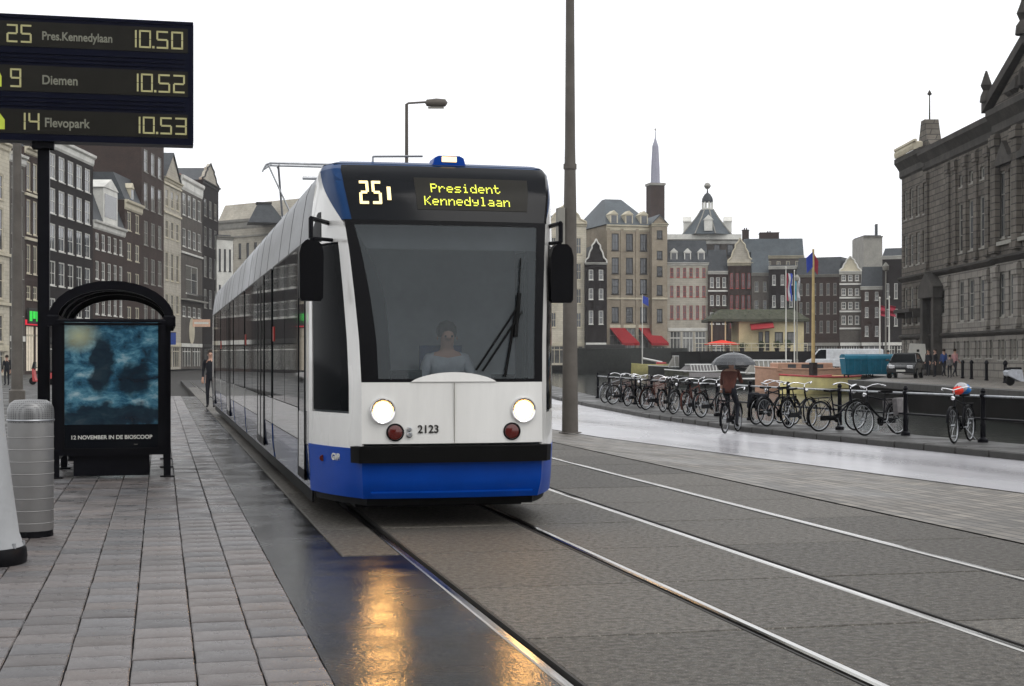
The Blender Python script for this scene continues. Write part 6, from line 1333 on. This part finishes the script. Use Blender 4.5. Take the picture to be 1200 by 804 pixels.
# ================================================================== BOATS
def hull(L_, B, H, mat_h, mat_d, parent, sheer=.25, n=16, mat_g=None, name='hull', transom=.75):
    m_ = MB(); st = []
    for i in range(n+1):
        u = i/n; w = B/2*min(1, (math.sin(math.pi*min(1, (u*.5+.5*transom*0)+0))**.0 if u < .45 else math.cos((u-.45)/.55*math.pi/2)**.75)) if u >= .45 else B/2*(transom+(1-transom)*math.sin(u/.45*math.pi/2))
        z1 = H+sheer*(abs(u-.4)/.6)**2; st.append([(u*L_-L_/2, -w, z1), (u*L_-L_/2, -w*.97, z1*.35), (u*L_-L_/2, -w*.45, -.35), (u*L_-L_/2, w*.45, -.35), (u*L_-L_/2, w*.97, z1*.35), (u*L_-L_/2, w, z1)])
    vs = [p for s in st for p in s]; fs = [(i*6+j, (i+1)*6+j, (i+1)*6+j+1, i*6+j+1) for i in range(n) for j in range(5)]+[(5, 4, 3, 2, 1, 0)]
    h_ = m_.add(vs, [tuple(reversed(f)) for f in fs]).build(name, mat_h, parent, True)
    m_ = MB(); d_ = [(s[0][0], s[0][1]*.93, s[0][2]-.12) for s in st]+[(s[5][0], s[5][1]*.93, s[5][2]-.12) for s in reversed(st)]; m_.add(d_, [tuple(range(len(d_)))]); m_.build('deck', mat_d, parent)
    for k_ in (0, 5): MB().path([s[k_] for s in st], .07, 5).build('gunwale', mat_g or mat_d, parent)
    return st
# yellow-green sailing boat far off
D = 232; b = thing('sailing_boat', 'yellow-green open sailing boat with bare mast and blue flag', 'boat', PX(762, D, WZ), -YAW+R(178)); hull(7.4, 2.2, 1.35, 'boat_yellow', 'boat_dark', b, .3, mat_g='boat_yellow')
zt_ = ZY(345, D)-WZ; MB().lathe([(.09, .2), (.05, zt_)], 8, (1.2, 0, 0)).build('mast', 'trim_white', b); MB().extr([(1.1, zt_-.2), (.3, zt_-.5), (.25, zt_-1.8), (1.15, zt_-1.3)], -.03, .03, 'y').build('flag', 'flag_blue', b)
MB().tube((1.1, 0, 2.3), (-1.8, 0, 1.7), .16).build('furled_sail', 'boat_white', b); MB().cham(-2.4, -.9, -.7, .7, 1.2, 1.75, .1).build('cockpit_cover', 'boat_red', b)
# covered canal cruiser boats
def cruiser(label, px, d, L_, rz, H=1.0, cab='boat_white', hm='boat_dark', hg=1.1, gm='side_glass'):
    b = thing('canal_cruiser', label, 'boat', PX(px, d, WZ), rz); hull(L_, 3.2, H, hm, 'boat_dark', b, .2, mat_g='boat_white', transom=.9)
    x0, x1 = -L_*.42, L_*.22; m_ = MB().add([(x0, -1.4, H-.1), (x1, -1.4, H-.1), (x1, 1.4, H-.1), (x0, 1.4, H-.1), (x0+.4, -1.15, H+hg), (x1-.9, -1.15, H+hg), (x1-.9, 1.15, H+hg), (x0+.4, 1.15, H+hg)], [(0, 1, 5, 4), (1, 2, 6, 5), (2, 3, 7, 6), (3, 0, 4, 7), (4, 5, 6, 7)]); cb = m_.build('cabin_glass', gm, b)
    MB().cham(x0+.3, x1-.8, -1.2, 1.2, H+hg, H+hg+.12, .04).build('cabin_roof', cab, b)
    for k_ in range(9): x = x0+.35+(x1-x0-1.3)*k_/8; [MB().path([(x-.02, s*1.42, H-.1), (x+.08, s*1.17, H+hg)], .05, 5).build('window_post', cab, b) for s in (-1, 1)]
    return b
cruiser('long white-roofed canal cruiser moored behind the sailing boat', 800, 222, 10, -YAW+R(180), 1.1, hg=1.5, gm='trim_grey')
cruiser('white-roofed canal cruiser moored left of the pink deck boat', 892, 150, 7.5, -YAW+R(176), .9, hg=1.2, gm='trim_grey')
cruiser('dark low cruiser with pale roof in mid canal', 812, 172, 6.5, -YAW+R(188), .9, hm='moss_roof', hg=.7, cab='boat_white', gm='bag_grey')
b = thing('rowing_boat', 'dark open boat with white rim behind the cyclist', 'boat', PX(884, 118, WZ), -YAW+R(8)); hull(5.2, 1.7, .8, 'boat_dark', 'bag_grey', b, .25, mat_g='boat_white'); [MB().box(x, x+.25, -.7, .7, .6, .66).build('thwart', 'wood_pale', b) for x in (-1.4, 0, 1.2)]
b = thing('covered_boat', 'small dark boat with grey tarpaulin left of the cyclist', 'boat', PX(825, 126, WZ), -YAW+R(172)); hull(4.8, 1.7, .75, 'boat_dark', 'boat_dark', b, .2); MB().extr([(-.8, .7), (-.4, 1.2), (.4, 1.2), (.8, .7)], -1.8, 1.2, 'x').build('tarpaulin', 'bag_grey', b)
# black barge at the left of the far canal
D = 226; b = thing('barge', 'long black flat barge moored below the dark gabled house', 'boat', PX(706, D, WZ), -YAW+R(180)); hull(8.2, 4, ZY(409, D)-WZ, 'boat_dark', 'boat_dark', b, .1, transom=.95); MB().cham(-3.2, 2.6, -1.6, 1.6, ZY(409, D)-WZ-.1, ZY(404, D)-WZ, .1).build('hatch_cover', 'trim_dark', b)
# cream hulled boat with red gunwale, bow mast
D = 103; b = thing('cream_barge', 'cream hulled wooden boat with red rim and tall pale mast', 'boat', PX(953, D, WZ), -YAW+R(205)); hull(5.4, 3.4, 1.15, 'boat_cream', 'boat_red', b, .15, mat_g='boat_red', transom=.95)
zt_ = ZY(292, D)-WZ; MB().lathe([(.13, .3), (.12, 4), (.07, zt_)], 12, (0, 0, 0)).build('mast', 'wood_pale', b); MB().cham(-.2, .2, -.2, .2, 1.0, 2.1, .03).build('mast_case', 'trim_dark', b)
m_ = MB().extr([(.05, zt_-.2), (.55, zt_-.6), (.5, zt_-1.6), (.06, zt_-1.2)], -.03, .03, 'y'); m_.build('flag', 'flag_blue', b); MB().extr([(-.05, zt_-.3), (-.4, zt_-.8), (-.35, zt_-1.7), (-.06, zt_-1.4)], -.03, .03, 'y').build('pennant', 'flag_red', b)
D = 112; b = thing('pink_deck_boat', 'wide boat with salmon-coloured deckhouse behind the cream boat', 'boat', PX(934, D, WZ), -YAW+R(184)); hull(6.2, 3.2, 1.6, 'boat_pink', 'boat_pink', b, .15, mat_g='boat_pink', transom=.95); MB().cham(-2.3, 1.7, -1.25, 1.25, 1.45, ZY(425, D)-WZ, .06).build('deckhouse', 'boat_pink', b)
for x in (-1.6, -.6, .4): MB().box(x, x+.6, 1.252, 1.27, 1.65, 1.95).build('porthole', 'window_pane', b)

# ================================================================== STREET END BEHIND THE STOP (seen mirrored in the tram's windscreen)
def back_house(x0, W, y, H, wall, nc, nf, lab):
    t = thing('townhouse', lab, 'house', (x0+W, y, -.09), R(180), 'houses behind the stop'); ops = []
    for r_ in range(nf):
        for c in range(nc): p = W/nc; ops.append((p*(c+.25), p*(c+.75), 4+r_*3.4, 6+r_*3.4))
    for c in range(nc//2): p = W/(nc//2); ops.append((p*(c+.1), p*(c+.9), .4, 3))
    m_ = MB(); facade(m_, W, 0, H, ops); m_.quad((0, 10, 0), (0, 0, 0), (0, 0, H), (0, 10, H)); m_.quad((W, 0, 0), (W, 10, 0), (W, 10, H), (W, 0, H)); m_.quad((0, 0, H), (W, 0, H), (W, 10, H), (0, 10, H)); m_.build('wall', wall, t)
    for x0_, x1_, z0, z1 in ops: add_window(t, x0_, z0, x1_-x0_, z1-z0, 'trim_white', 'window_pane', (1, 1))
    MB().box(-.1, W+.1, -.4, .1, H, H+.5).build('cornice', 'trim_white', t)
for x0, W, H, wl_, nc, lab in ((-30, 12, 19, 'brick_brown', 4, 'brown brick house behind the stop, leftmost seen in the windscreen'), (-17.8, 11, 21, 'brick_dark', 4, 'black brick house behind the stop'), (-6.6, 13, 18.5, 'brick_red', 6, 'red brick house straight behind the stop'), (6.6, 12, 20.5, 'brick_grey', 4, 'grey house behind the stop beside the red one')):
    back_house(x0, W, -58, H, wl_, nc, 4, lab)
# ================================================================== DAMP AIR
hz = bpy.data.materials.new('damp_air'); hz.use_nodes = True; hn = hz.node_tree.nodes; hn.remove(hn['Principled BSDF'])
pv_ = hn.new('ShaderNodeVolumePrincipled'); pv_.inputs['Color'].default_value = (.95, .96, 1, 1); pv_.inputs['Density'].default_value = .0002; pv_.inputs['Anisotropy'].default_value = 0
hz.node_tree.links.new(pv_.outputs[0], hn['Material Output'].inputs['Volume']); MAT['damp_air'] = hz
MB().box(-950, 950, -350, 950, -3, 75).build('haze', 'damp_air', None, kind='stuff')
